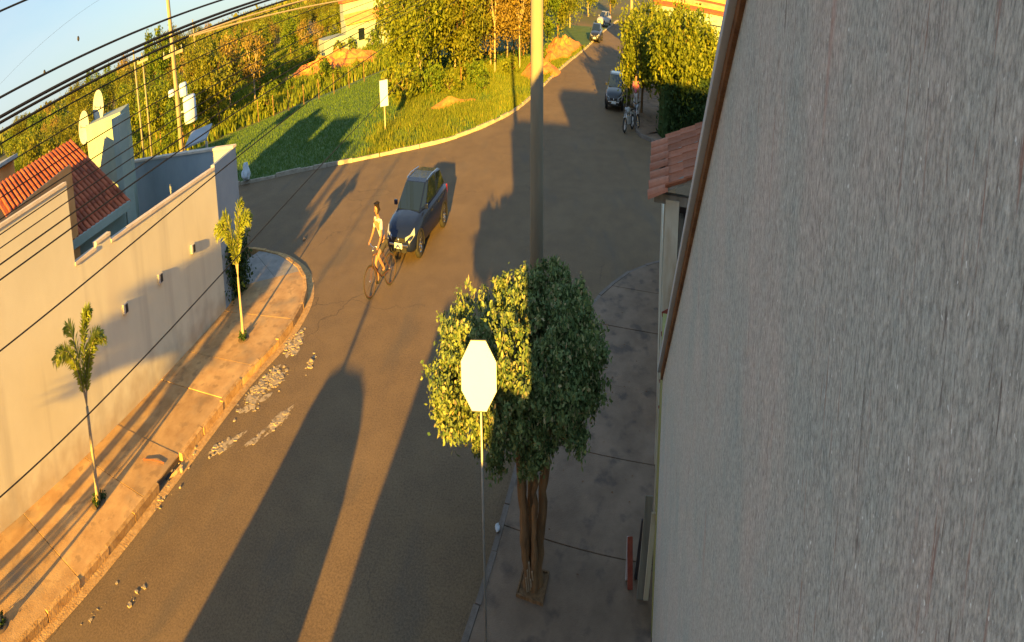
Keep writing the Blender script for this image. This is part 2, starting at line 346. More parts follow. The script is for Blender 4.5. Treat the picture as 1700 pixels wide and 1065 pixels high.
# combed plaster of the near gable wall: fine grain drawn out in vertical streaks
def gable_material():
    m = bpy.data.materials.new('combed_plaster'); m.use_nodes = True; nt = m.node_tree; b = nt.nodes['Principled BSDF']
    b.inputs['Roughness'].default_value = 0.85; b.inputs['Specular IOR Level'].default_value = 0.2
    tc = nt.nodes.new('ShaderNodeTexCoord')
    def noise(st, sc, det=6, rough=0.6, loc=(0, 0, 0)):
        mp = nt.nodes.new('ShaderNodeMapping'); mp.inputs['Scale'].default_value = st; mp.inputs['Location'].default_value = loc
        n = nt.nodes.new('ShaderNodeTexNoise'); n.inputs['Scale'].default_value = sc; n.inputs['Detail'].default_value = det; n.inputs['Roughness'].default_value = rough
        nt.links.new(tc.outputs['Object'], mp.inputs[0]); nt.links.new(mp.outputs[0], n.inputs[0]); return n.outputs['Fac']
    def ramp(f, pts):
        r = nt.nodes.new('ShaderNodeValToRGB'); e = r.color_ramp.elements
        while len(e) < len(pts): e.new(0.5)
        for k, (p, c) in enumerate(pts): e[k].position = p; e[k].color = (*c, 1) if len(c) == 3 else c
        nt.links.new(f, r.inputs[0]); return r.outputs[0]
    def mix(f, a, bcol):
        x = nt.nodes.new('ShaderNodeMix'); x.data_type = 'RGBA'; nt.links.new(f, x.inputs[0]); nt.links.new(a, x.inputs[6])
        if isinstance(bcol, tuple): x.inputs[7].default_value = (*bcol, 1)
        else: nt.links.new(bcol, x.inputs[7])
        return x.outputs[2]
    def mul(a, b_):
        x = nt.nodes.new('ShaderNodeMath'); x.operation = 'MULTIPLY'; nt.links.new(a, x.inputs[0]); nt.links.new(b_, x.inputs[1]); return x.outputs[0]
    def rng_(f, lo, hi, a=0.0, b_=1.0):
        x = nt.nodes.new('ShaderNodeMapRange'); x.inputs[1].default_value = lo; x.inputs[2].default_value = hi; x.inputs[3].default_value = a; x.inputs[4].default_value = b_
        nt.links.new(f, x.inputs[0]); return x.outputs[0]
    base = ramp(noise((1, 1, 0.6), 2.6, 6, 0.65), [(0.34, (0.32, 0.365, 0.355)), (0.5, (0.375, 0.39, 0.37)), (0.68, (0.42, 0.40, 0.375))])
    fine = noise((1, 1, 0.42), 150, 4, 0.75)
    g2 = noise((1, 1, 0.30), 60, 4, 0.7, (4, 2, 1))
    grain = mul(rng_(fine, 0.33, 0.67, 0.58, 1.42), rng_(g2, 0.3, 0.7, 0.84, 1.16))
    sc_ = nt.nodes.new('ShaderNodeVectorMath'); sc_.operation = 'SCALE'; nt.links.new(base, sc_.inputs[0]); nt.links.new(grain, sc_.inputs['Scale'])
    col = sc_.outputs[0]
    clump = rng_(noise((1, 1, 0.5), 2.5, 3, 0.5, (7, 3, 2)), 0.44, 0.60, 0.1, 1.0)
    col = mix(mul(rng_(noise((1, 1, 0.06), 62, 5, 0.65, (1, 5, 2)), 0.60, 0.68, 0, 0.7), clump), col, (0.26, 0.13, 0.10))
    col = mix(mul(rng_(noise((1, 1, 0.09), 75, 3, 0.6, (9, 5, 7)), 0.64, 0.70, 0, 0.85), clump), col, (0.12, 0.10, 0.095))
    col = mix(rng_(noise((1, 1, 0.10), 6.5, 4, 0.55, (2, 8, 3)), 0.69, 0.75, 0, 0.45), col, (0.40, 0.23, 0.19))
    col = mix(rng_(noise((1, 1, 0.5), 110, 2, 0.6, (5, 5, 5)), 0.69, 0.74, 0, 0.85), col, (0.78, 0.84, 0.84))
    nt.links.new(col, b.inputs['Base Color'])
    bp = nt.nodes.new('ShaderNodeBump'); bp.inputs['Strength'].default_value = 0.6; bp.inputs['Distance'].default_value = 0.004
    nt.links.new(fine, bp.inputs['Height']); nt.links.new(bp.outputs[0], b.inputs['Normal'])
    M['combed_plaster'] = m
gable_material()

# ------------------------------------------------------------------ polygon utilities
def clip(poly, a, b, c):
    """keep the side a*x + b*y <= c"""
    out = []
    for i in range(len(poly)):
        p, q = poly[i], poly[(i + 1) % len(poly)]
        dp, dq = a*p[0] + b*p[1] - c, a*q[0] + b*q[1] - c
        if dp <= 0: out.append(p)
        if dp * dq < 0:
            t = dp / (dp - dq); out.append((p[0] + t*(q[0]-p[0]), p[1] + t*(q[1]-p[1])))
    return out
def area(p): return 0.5 * sum(p[i][0]*p[(i+1) % len(p)][1] - p[(i+1) % len(p)][0]*p[i][1] for i in range(len(p)))
def ccw(p): return p if area(p) > 0 else p[::-1]
def inside(p, x, y):
    r = False; j = len(p) - 1
    for i in range(len(p)):
        if (p[i][1] > y) != (p[j][1] > y) and x < (p[j][0]-p[i][0])*(y-p[i][1])/(p[j][1]-p[i][1]) + p[i][0]: r = not r
        j = i
    return r
def smooth_line(pts, n=6):
    """Catmull-Rom"""
    P = [pts[0]] + list(pts) + [pts[-1]]; out = []
    for i in range(1, len(P) - 2):
        for k in range(n):
            t = k / n
            out.append(tuple(0.5*((2*P[i][a]) + (-P[i-1][a]+P[i+1][a])*t + (2*P[i-1][a]-5*P[i][a]+4*P[i+1][a]-P[i+2][a])*t*t + (-P[i-1][a]+3*P[i][a]-3*P[i+1][a]+P[i+2][a])*t**3) for a in range(2)))
    out.append(tuple(pts[-1])); return out
def offset(pts, d):
    """offset a polyline to its left by d"""
    out = []
    for i, p in enumerate(pts):
        a = pts[max(i-1, 0)]; b = pts[min(i+1, len(pts)-1)]
        t = Vector((b[0]-a[0], b[1]-a[1])).normalized(); out.append((p[0] - t.y*d, p[1] + t.x*d))
    return out

# ------------------------------------------------------------------ ground, roads, kerbs, pavements
def sheet(name, poly, z, m, parent=None):
    mb = MB(); mb.add([(p[0], p[1], z) for p in poly], [tuple(range(len(poly)))]); return mb.build(name, m, parent, recalc=False)
tag(sheet('ground', [(-3500, -400), (3500, -400), (3500, 4500), (-3500, 4500)], -0.06, M['earth']), kind='structure')

LK = smooth_line([(-10.1, -40), (-10.1, -10), (-10.1, 3), (-10.1, 8.6), (-9.9, 12), (-9.4, 14.6), (-9.75, 16.9), (-11.5, 18.8), (-15.4, 19.9), (-30, 21.3), (-60, 24)])   # kerb of the left block
NK = smooth_line([(-62, 20.5), (-40, 24.5), (-22.4, 27.9), (-16.9, 29.4), (-12.3, 30.6), (-6.6, 33.1), (-2.8, 37.3), (-0.2, 43), (3.0, 54), (8.3, 70), (15, 92), (26, 120), (60, 170)])   # kerb of the green lot
RK = smooth_line([(-9.8, -22), (-5.5, -7), (-1.34, 7.3), (-0.5, 10.6), (0.4, 13.3), (1.6, 15.6), (3.4, 17.7), (5.8, 19.0), (14, 21), (40, 26)])    # kerb of the near right block
FK = smooth_line([(60, 40), (25, 35.5), (12, 32.6), (9.2, 33.2), (8.2, 35.5), (9.9, 42), (12.6, 52), (17.6, 68), (26, 90), (40, 117), (80, 165)])       # kerb of the far right block
road_poly = [(-62, -42), (42, -42), (60, -42), (60, 40.2), (30, 36.4), (26, 40), (12, 45), (18, 68), (26, 90), (40, 117), (80, 165), (60, 171), (26, 121), (15, 93), (8, 71), (2.6, 55), (-1, 45), (-12, 32), (-62, 21)]
tag(sheet('road', road_poly, 0.0, M['asphalt']), kind='structure')

def kerb(name, line, w, h, m, seg=1.0, inner=1, jitter=0.01, skip=()):
    """kerb stones along a polyline, each a child of the kerb"""
    root = tag(empty(name), kind='structure')
    L = [0]
    for i in range(1, len(line)): L.append(L[-1] + math.dist(line[i], line[i-1]))
    def pos(s):
        s = min(max(s, 0), L[-1])
        for i in range(1, len(L)):
            if s <= L[i] + 1e-9:
                t = (s - L[i-1]) / max(L[i]-L[i-1], 1e-9); return Vector((line[i-1][0] + t*(line[i][0]-line[i-1][0]), line[i-1][1] + t*(line[i][1]-line[i-1][1]), 0))
    n = int(L[-1] / seg); cache = {}
    for k in range(n):
        a = pos(k*seg + 0.008); b = pos((k+1)*seg - 0.008); mid = (a+b)/2
        if mid.y < -14 or math.hypot(mid.x, mid.y) > 110: continue
        if any(math.hypot(mid.x-q[0], mid.y-q[1]) < q[2] for q in skip): continue
        d = (b - a); ln = round(d.length, 2)
        if ln not in cache:
            mb = MB(); mb.add([(-ln/2, 0, -0.05), (ln/2, 0, -0.05), (ln/2, inner*w, -0.05), (-ln/2, inner*w, -0.05),
                               (-ln/2, inner*0.015, h), (ln/2, inner*0.015, h), (ln/2, inner*w, h), (-ln/2, inner*w, h)],
                              [(0,1,5,4), (1,2,6,5), (2,3,7,6), (3,0,4,7), (4,5,6,7)])
            me = mb.mesh('kerb_stone', m); bm = bmesh.new(); bm.from_mesh(me); bmesh.ops.recalc_face_normals(bm, faces=bm.faces); bm.to_mesh(me); bm.free(); cache[ln] = me
        link_mesh('kerb_stone', cache[ln], root, (mid.x + random.uniform(-jitter, jitter), mid.y + random.uniform(-jitter, jitter), random.uniform(-jitter, jitter)), (0, 0, math.atan2(d.y, d.x) + random.uniform(-.01, .01)))
    return root
kerb('kerb', LK, 0.16, 0.135, M['kerb_ochre'], 1.0, 1, 0.014, skip=[(-10.1, 8.7, 0.45)])
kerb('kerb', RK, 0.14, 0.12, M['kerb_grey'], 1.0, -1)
kerb('kerb', NK, 0.16, 0.12, M['kerb_white'], 1.0, 1, 0.03)
kerb('kerb', FK, 0.14, 0.12, M['kerb_grey'], 1.0, -1)
# dusty concrete gutter strip along the left kerb
gl = [p for p in LK if -14 < p[1] and p[0] > -16]
go = offset(gl, -0.30)
mb = MB()
for i in range(len(gl) - 1): mb.add([(*gl[i], 0.006), (*go[i], 0.006), (*go[i+1], 0.006), (*gl[i+1], 0.006)], [(0, 1, 2, 3)])
tag(mb.build('gutter', M['kerb_ochre'], recalc=False), kind='structure')

def pavement(name, poly, m, dirs, z0=-0.03, z1=0.11, subm=None, gap=0.018, hole=()):
    """slabs cut out of one outline by parallel joints; every slab is a child"""
    base = MB(); base.prism(ccw(poly), -0.05, z1 - 0.022)
    root = tag(base.build(name, subm or M['joint_dirt']), kind='structure')
    pieces = [poly]
    for (nx, ny, cuts) in dirs:
        new = []
        for p in pieces:
            for a, b in zip([-1e4] + cuts, cuts + [1e4]):
                q = clip(clip(p, -nx, -ny, -(a + gap/2)), nx, ny, b - gap/2)
                if len(q) > 2 and abs(area(q)) > 0.05: new.append(q)
        pieces = new
    for p in pieces:
        if any(inside(p, hx, hy) for hx, hy in hole): continue
        dz = random.uniform(-0.006, 0.006)
        mb = MB(); mb.prism(ccw(p), z1 - 0.05, z1 + dz); mb.build('slab', m, root, loc=(0, 0, 0))
    return root
li = offset(LK, 0.16)
lp = [p for p in li if -14 < p[1] and p[0] > -15.0]
WX0, WX1 = (-13.75, 3.9), (-13.15, 15.25)                     # line of the long boundary wall
def wallx(y): return WX0[0] + (y - WX0[1]) * (WX1[0]-WX0[0]) / (WX1[1]-WX0[1])
left_poly = ccw(lp + [(-14.9, 17.6), (-13.35, 17.15), (wallx(15.25), 15.25), (wallx(-14), -14)])
# the corner beyond the boundary wall has grey concrete, the rest ochre slabs
a_, b_, c_ = -0.42, 0.907, 20.3 * 0.907 - 0.42 * -13.35 - 3.15
south = clip(left_poly, a_, b_, c_); north = clip(left_poly, -a_, -b_, -c_)
pavement('pavement', south, M['pavement_ochre'], [(0.0, 1.0, [-12, -9.6, -7.1, -4.8, -2.2, 0.2, 2.6, 5.05, 7.5, 9.0, 11.2, 12.7, 15.1]),])
pavement('pavement', north, M['pavement_grey'], [(0.6, 0.8, [6.9])])

ri = offset(RK, -0.14)
d16 = Vector((math.sin(R(16.2)), math.cos(R(16.2))))
prop = lambda s: (2.28 + d16.x * s, 7.17 + d16.y * s)       # inner edge of the right pavement
right_poly = ccw([p for p in ri if -6 < p[1] and p[0] < 13] + [(13.2, 19.6), prop(11.5), prop(-13.5)])
cuts = [-3.2, -0.9, 1.6, 4.0, 6.35, 8.7, 10.9, 13.1, 15.5, 17.6]
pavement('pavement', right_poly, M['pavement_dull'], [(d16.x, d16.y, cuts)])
# far right pavement (mostly hidden)
fi = offset(FK, -0.14)
fr = [p for p in fi if p[1] < 120 and p[0] < 26]
mb = MB()
fo = offset(fr, -3.0)
for i in range(len(fr) - 1): mb.add([(*fr[i], 0.1), (*fr[i+1], 0.1), (*fo[i+1], 0.1), (*fo[i], 0.1)], [(0, 1, 2, 3)])
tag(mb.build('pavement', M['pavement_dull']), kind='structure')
# yard ground inside the left lot
tag(sheet('yard', ccw([(wallx(-12)-.1, -12), (wallx(15)-.1, 15.1), (-13.6, 17), (-40, 17.5), (-40, -12)]), 0.02, M['pavement_grey']), kind='structure')
# lawn
nl = offset(NK, 0.16)
lawn_poly = ccw([p for p in nl if p[0] < 16] + [(-2, 96), (-10, 80), (-17, 66), (-24, 52), (-33, 39), (-55, 30), (-62, 26)])
mb = MB(); mb.prism(lawn_poly, -0.1, 0.09)
tag(mb.build('lawn', M['lawn_green']), kind='structure')
# bare orange earth spilling over the kerb further up the street, and a heap in the field
def mound(name, c, rx, ry, h, rz, m, n=22, seed=1):
    r = np.random.default_rng(seed); mb = MB(); vs = []; fs = []
    rings = 7
    ph = r.uniform(0, 6, 5)
    for i in range(rings + 1):
        t = i / rings
        for k in range(n):
            a = 2*math.pi*k/n; w = 1 + 0.16*math.sin(3*a+ph[0]) + 0.1*math.sin(5*a+ph[1]) + 0.05*math.sin(9*a+ph[2])
            x, y = rx*w*t*math.cos(a), ry*w*t*math.sin(a)
            z = h*(1-t**1.6)*(0.8+0.3*math.sin(2.3*x+ph[3])*math.cos(2.7*y+ph[4])) - 0.1*(t > 0.99) + float(r.uniform(-.04, .04))*h
            vs.append((x, y, max(z, -0.12)))
    for i in range(rings):
        for k in range(n): fs.append((i*n+k, (i+1)*n+k, (i+1)*n+(k+1) % n, i*n+(k+1) % n))
    mb.add(vs, fs, 0, False)
    return mb.build(name, m, None, loc=(c[0], c[1], 0.08), rot=(0, 0, rz), recalc=True)
tag(mound('soil_heap', (0.6, 53.0), 2.1, 4.6, 0.75, R(-14), M['orange_soil'], seed=3), 'orange soil heaped by the kerb below the roadside trees', 'soil heap')
tag(mound('soil_heap', (4.0, 65), 2.4, 7.0, 1.1, R(-18), M['orange_soil'], seed=4), 'long bank of bare orange soil beside the street bend', 'soil heap')
tag(mound('soil_heap', (-30.5, 67), 8.0, 4.0, 1.3, R(25), M['orange_soil'], seed=5), 'large orange earth heap in the green field', 'soil heap')
tag(mound('soil_heap', (-7.6, 41.5), 2.4, 1.0, 0.35, R(25), M['orange_soil'], seed=6), 'small patch of orange earth in the grass by the signboard', 'soil heap')

# ------------------------------------------------------------------ near gable wall (the house that carries the camera)
th = R(12.0)
wd = Vector((math.sin(th), math.cos(th), 0)); wo = Vector((math.cos(th), -math.sin(th), 0))     # along the wall, into the house
c0 = Vector((1.81, 5.81, 0)) + wo * 0.05
E_Z = 3.41; SL = (5.97 - 3.41) / math.hypot(1.81 - 1.07, 5.81 - 2.31)
RID_Z = 6.6; RID_S = (RID_Z - E_Z) / SL
def hp(s, o, z): return c0 - wd * s + wo * o + Vector((0, 0, z))      # s back from the far corner, o into the house
house = empty('rendered_house', (0, 0, 0))
tag(house, 'grey combed plaster house wall filling the right side under a sloping verge', 'house')
W = 18.0; BACK = 6.8
mb = MB()
prof = [(0, 0), (0, E_Z), (RID_S, RID_Z), (BACK, RID_Z), (BACK, 0)]
vs = [hp(s, 0, z) for s, z in prof] + [hp(s, W, z) for s, z in prof]
mb.add(vs, [(0, 1, 2, 3, 4), (9, 8, 7, 6, 5), (0, 5, 6, 1), (1, 6, 7, 2), (2, 7, 8, 3), (3, 8, 9, 4)])
mb.build('wall', M['combed_plaster'], house)
# metal verge capping: pale upstand and stained drip channel under it
def verge(o0, o1, dz0, dz1, name, m, ext=0.0):
    mb = MB()
    for (sa, za, sb, zb) in ((-ext, E_Z - ext*SL, RID_S, RID_Z), (RID_S, RID_Z, BACK + ext, RID_Z)):
        a = [hp(sa, o0, za+dz0), hp(sa, o1, za+dz0), hp(sa, o1, za+dz1), hp(sa, o0, za+dz1)]
        b = [hp(sb, o0, zb+dz0), hp(sb, o1, zb+dz0), hp(sb, o1, zb+dz1), hp(sb, o0, zb+dz1)]
        mb.add(a + b, [(0,1,2,3), (7,6,5,4), (0,4,5,1), (1,5,6,2), (2,6,7,3), (3,7,4,0)])
    return mb.build(name, m, house, bevel=0.004)
verge(-0.075, 0.16, 0.02, 0.075, 'verge_cap', M['metal_sheet'], 0.05)
verge(-0.03, 0.02, -0.04, 0.019, 'verge_drip', M['rust_brown'], 0.02)
mb = MB(); mb.add([hp(-0.35, 0.17, E_Z-0.2), hp(-0.35, W, E_Z-0.2), hp(RID_S, W, RID_Z+0.06), hp(RID_S, 0.17, RID_Z+0.06), hp(BACK+.1, W, RID_Z+0.06), hp(BACK+.1, 0.17, RID_Z+0.06)], [(0,1,2,3), (3,2,4,5)])
o = mb.build('roof', M['tile_clay'], house); sd = o.modifiers.new('t', 'SOLIDIFY'); sd.thickness = 0.08; sd.offset = 1

for (o0, zt) in ((4.9, 8.6),):
    mb = MB(); mb.add([hp(s, o, z) for o in (o0, W - 0.01) for s, z in ((4.0, 5.5), (4.0, zt), (6.7, zt), (6.7, 5.5))], [(0,1,2,3), (7,6,5,4), (0,4,5,1), (1,5,6,2), (2,6,7,3), (3,7,4,0)])
    mb.build('shadow_storey', M['wall_cream'], house)  # unseen block added on the house to lengthen its shadow
# unseen lower wing added behind the camera, roofline shaped to bound the sun's strip
wing = empty('shadow_wing', (0, 0, 0)); tag(wing, 'unseen low wing behind the rendered house, roofline shaped for its shadow', 'garage')
mb = MB()
pr = [(-3.15, 0), (-3.15, 2.15), (-2.3, 3.40), (-0.12, 3.70), (6, 4.1), (6, 0)]
mb.add([(x, -7.5, z) for x, z in pr] + [(x, -2.4, z) for x, z in pr], [tuple(range(6)), tuple(range(11, 5, -1))] + [(i, i+6, (i+1) % 6 + 6, (i+1) % 6) for i in range(6)])
mb.build('wall', M['wall_cream'], wing)
mb = MB()
for (xa, za, xb, zb) in ((-3.25, 2.06, -2.3, 3.43), (-2.3, 3.43, -0.12, 3.72), (-0.08, 4.3, 6.2, 4.3)):
    mb.add([(xa, -7.8, za), (xb, -7.8, zb), (xb, -2.1, zb), (xa, -2.1, za), (xa, -7.8, za+.09), (xb, -7.8, zb+.09), (xb, -2.1, zb+.09), (xa, -2.1, za+.09)],
           [(0,3,2,1), (4,5,6,7), (0,1,5,4), (1,2,6,5), (2,3,7,6), (3,0,4,7)])
mb.build('roof', M['tile_clay'], wing)

# ------------------------------------------------------------------ neighbour's wall, pillar and tiled gate roof
nw = empty('boundary_wall', (0, 0, 0)); tag(nw, 'stained cream boundary wall along the shaded pavement beyond the grey house', 'wall')
def strip_wall(mb, a, b, t, z0, z1, mi=0):
    a = Vector((*a, 0)); b = Vector((*b, 0)); d = (b - a).normalized(); n = Vector((d.y, -d.x, 0)) * t
    mb.prism(ccw([(p.x, p.y) for p in (a, b, b + n, a + n)]), z0, z1, mi)
mb = MB(); strip_wall(mb, prop(0.0), prop(1.2), 0.15, 0.05, 2.9); mb.build('wall_panel', M['yellow_green_paint'], nw)
mb = MB(); strip_wall(mb, prop(4.3), prop(12.2), 0.15, 0.05, 2.35); mb.build('wall_panel', M['cream_stained'], nw)
gate = empty('tiled_gate_roof', (0, 0, 0)); tag(gate, 'small clay tiled gate roof on a cream pillar by the shaded pavement', 'gate roof')
pc = Vector((2.72, 8.55, 0))
g1 = Vector((math.sin(R(16.2)), math.cos(R(16.2)), 0)); g2 = Vector((g1.y, -g1.x, 0))
def gp(u, v, z): return pc + g2 * u + g1 * v + Vector((0, 0, z))   # u away from the street, v along it
def gbox(mb, u0, u1, v0, v1, z0, z1, mi=0):
    mb.prism(ccw([(gp(u, v, 0).x, gp(u, v, 0).y) for u, v in ((u0, v0), (u1, v0), (u1, v1), (u0, v1))]), z0, z1, mi)
mb = MB(); gbox(mb, -0.06, 0.22, 0, 0.3, 0.05, 3.93); mb.build('pillar', M['cream_stained'], gate, bevel=0.008)
mb = MB(); gbox(mb, -0.06, 0.22, 1.95, 2.2, 0.05, 3.93); mb.build('pillar', M['cream_stained'], gate, bevel=0.008)
mb = MB(); gbox(mb, 0.24, 1.6, 0.55, 0.62, 0.05, 3.8); mb.build('opening_shade_sheet', M['opening_shade_dark_board'], gate)  # dark sheet standing for the shade in the porch opening
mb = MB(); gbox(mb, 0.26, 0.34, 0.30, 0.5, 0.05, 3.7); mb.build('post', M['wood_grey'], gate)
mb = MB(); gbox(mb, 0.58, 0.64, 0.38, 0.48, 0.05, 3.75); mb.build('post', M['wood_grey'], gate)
mb = MB(); gbox(mb, -0.3, 1.7, 0.02, 0.14, 3.88, 3.97); mb.build('beam', M['wood_grey'], gate)
mb = MB(); gbox(mb, -0.2, 1.7, 2.2, 2.3, 3.88, 3.97); mb.build('beam', M['wood_grey'], gate)
# red painted strokes running down the pillar
for k, zz in enumerate((2.80, 2.60, 2.36, 2.10, 1.82)):
    mb = MB(); a = gp(-0.05, -0.006, zz); b = gp(0.10 + 0.03*(k % 2), -0.006, zz + 0.05 - 0.02*(k % 3))
    mb.bar(a, b, 0.004, 0.055 - 0.006*k); mb.build('paint_mark', M['red_paint'], gate)
def barrel(r0, r1, ln, t=0.014, n=7, m=None, name='tile'):
    """half-round clay tile, length along +y, open below"""
    mb = MB(); vs = []; fs = []
    for i, (yy, rr) in enumerate(((0, r0), (ln, r1))):
        for q in (rr, rr - t):
            for k in range(n):
                a = math.pi * k / (n - 1); vs.append((q*math.cos(a), yy, q*math.sin(a)*0.62))
    for k in range(n - 1):
        fs += [(k, k+1, 2*n+k+1, 2*n+k), (n+k, 3*n+k, 3*n+k+1, n+k+1), (k, n+k, n+k+1, k+1), (2*n+k, 2*n+k+1, 3*n+k+1, 3*n+k)]
    mb.add(vs, fs, 0, False)
    me = mb.mesh(name, m); bm = bmesh.new(); bm.from_mesh(me); bmesh.ops.recalc_face_normals(bm, faces=bm.faces); bm.to_mesh(me); bm.free()
    return me
# flat-backed roof tiles: slightly dished pans with a raised lip, one mesh shared
def pan_tile(w, ln, m):
    mb = MB(); n = 6; vs = []; fs = []
    zs = [0.045, 0.012, 0.0, 0.0, 0.012, 0.045]
    xs = [-w/2, -w/2+0.03, -w/4, w/4, w/2-0.03, w/2]
    for (yy) in (0, ln):
        for dz in (0.0, -0.018):
            for k in range(n): vs.append((xs[k], yy, zs[k] + dz))
    for k in range(n - 1):
        fs += [(k, k+1, 2*n+k+1, 2*n+k), (n+k, 3*n+k, 3*n+k+1, n+k+1), (k, n+k, n+k+1, k+1), (2*n+k, 2*n+k+1, 3*n+k+1, 3*n+k)]
    fs += [(0, 2*n, 3*n, n), (n-1, 2*n-1, 4*n-1, 3*n-1)]
    mb.add(vs, fs, 0, False); me = mb.mesh('tile', m)
    bm = bmesh.new(); bm.from_mesh(me); bmesh.ops.recalc_face_normals(bm, faces=bm.faces); bm.to_mesh(me); bm.free(); return me
pt = pan_tile(0.36, 0.43, M['tile_clay'])
pitch_ = 0.25; rz_ = -R(16.2) - R(90)
def roof_z(u, v): return 4.00 + (u + 0.30)*pitch_ + v*0.02
for cidx in range(6):
    for r_ in range(7):
        u = -0.08 + cidx*0.365; v = -0.06 + r_*0.355
        link_mesh('tile', pt, gate, gp(u, v, roof_z(u, v) + 0.03 + 0.004*(r_ % 2)), (pitch_ - 0.03, random.uniform(-.012, .012), rz_ + random.uniform(-.012, .012)))
bt = barrel(0.105, 0.085, 0.40, m=M['tile_clay'])
for r_ in range(13):                                           # eave course of barrel tiles on the street side
    v = -0.16 + r_*0.19
    link_mesh('tile', bt, gate, gp(-0.40 + random.uniform(-.02, .02), v, roof_z(-0.4, v) + (0.03 if r_ % 2 else -0.01)), (pitch_, random.uniform(-.05, .05), rz_ + random.uniform(-.05, .05)))
mb = MB(); vs = [gp(u, v, roof_z(u, v) - 0.01) for u, v in ((-0.2, -0.2), (2.2, -0.2), (2.2, 2.3), (-0.2, 2.3))]
mb.add(vs, [(0, 1, 2, 3)]); o = mb.build('roof_boarding', M['wood_grey'], gate); sd = o.modifiers.new('t', 'SOLIDIFY'); sd.thickness = 0.03; sd.offset = -1

# ------------------------------------------------------------------ left boundary wall (stepped) with small step lights
lw = empty('boundary_wall', (0, 0, 0)); tag(lw, 'long sunlit cream boundary wall with stepped top behind the palms', 'wall')
def wallpt(y, t=0.0): return (wallx(y) - t, y)
H1, H2 = 4.62, 3.42
ytop = [(-14, 8.0, H1, H1), (8.0, 8.9, 3.28, 3.28), (8.9, 9.55, 3.36, 3.36), (9.55, 15.25, 3.22, 3.12)]
T = 0.18
for (ya, yb, za, zb) in ytop:
    mb = MB(); a, b = wallpt(ya), wallpt(yb); a2, b2 = wallpt(ya, T), wallpt(yb, T)
    mb.prism([a, a2, b2, b][::-1] if area([a, a2, b2, b]) < 0 else [a, a2, b2, b], 0.0, 1, 0, z1s=None)
    # set per-vertex tops
    n = 4
    tops = []
    for i, vtx in enumerate(mb.v):
        if i >= n: mb.v[i] = (vtx[0], vtx[1], za if abs(vtx[1]-ya) < 1e-6 else zb)
    mb.build('wall_panel', M['wall_cream'], lw)
    mb = MB()
    o_ = 0.03
    A = [(a[0]+o_, ya+0.004, za), (a2[0]-o_, ya+0.004, za), (b2[0]-o_, yb-0.004, zb), (b[0]+o_, yb-0.004, zb)]
    mb.add(A + [(p[0], p[1], p[2]+0.055) for p in A], [(0,1,2,3), (4,5,6,7), (0,1,5,4), (1,2,6,5), (2,3,7,6), (3,0,4,7)])
    mb.build('coping', M['coping'], lw)
# corner chamfer and side-street return wall, their shade put into the colour
mb = MB(); strip_wall(mb, wallpt(15.25), (-13.32, 17.1), -0.18, 0.0, 3.22); mb.build('corner_panel', M['wall_shade_dish_grey'], lw)
mb = MB(); strip_wall(mb, (-13.52, 17.1), (-21.5, 17.7), -0.18, 0.0, 3.22); mb.build('return_panel', M['wall_shade_dish_grey'], lw)
mb = MB(); strip_wall(mb, (-13.28, 17.13), (-21.5, 17.75), -0.26, 3.224, 3.28); mb.build('coping', M['coping'], lw)
# wall lights
for px, py in ((319, 412), (265, 461), (207, 511)):
    d = ray(px, py); y = None
    # meet the wall line
    k = (WX1[0]-WX0[0])/(WX1[1]-WX0[1]); t = (WX0[0] - k*WX0[1]) / (d.x - k*d.y)
    p = Vector((0, 0, CAM_H)) + d*t
    wl = empty('wall_light', p); wl.rotation_euler.z = -math.atan(k)
    which = {319: 'nearest the wall corner', 265: 'in the middle of the three', 207: 'nearest the first palm'}[px]
    tag(wl, 'small white boxed light on the cream wall, ' + which, 'wall light', 'lights fixed to the cream wall')
    mb = MB(); mb.box(0.004, 0.10, -0.10, 0.10, -0.09, 0.09); mb.build('housing', M['cloth_white'], wl, bevel=0.008)
    mb = MB(); mb.box(0.10, 0.112, -0.03, 0.085, -0.075, 0.07); mb.build('lens', M['dark_edge'], wl)

# ------------------------------------------------------------------ houses behind the left wall
def tile_roof(parent, origin, ux, uy, nx, ny, sx, sy, pitch_z, m, rs=0.075, seg=0.42):
    """barrel tiles: ux along the eave, uy up the slope (unit vectors in plan), pitch rise per metre"""
    ux = Vector(ux).normalized(); uy = Vector(uy).normalized()
    me = barrel(rs, rs*0.85, seg*1.1, n=5, m=m)
    sl = Vector((uy.x, uy.y, pitch_z)).normalized(); side = ux; nn = side.cross(sl).normalized()
    if nn.z < 0: side = -side; nn = side.cross(sl).normalized()
    rotm = Matrix((side, sl, nn)).transposed().to_euler()
    for i in range(nx):
        for j in range(ny):
            p = Vector(origin) + ux*(i*sx) + sl*(j*sy)
            link_mesh('tile', me, parent, p, rotm)
hb = empty('courtyard_house', (0, 0, 0)); tag(hb, 'pale green house block with red tiled roof behind the cream wall', 'house')
# tall pale block that carries the satellite dishes
bl = at(140, 190, 24.5); br = at(199, 183, 23.0); b3 = at(215, 186, 25.5)
top = 5.0
q = [(bl.x, bl.y), (br.x, br.y), (b3.x, b3.y), (bl.x + b3.x - br.x, bl.y + b3.y - br.y)]
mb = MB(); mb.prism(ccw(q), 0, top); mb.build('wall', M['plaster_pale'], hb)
# slim shaded pillar in the yard and low wall under the red roof
pp = at(213, 300, 19.6)
mb = MB(); mb.box(pp.x-0.42, pp.x+0.02, pp.y-0.25, pp.y+0.25, 0, at(213, 262, 19.6).z + 0.9); mb.build('pillar', M['plaster_green'], hb)
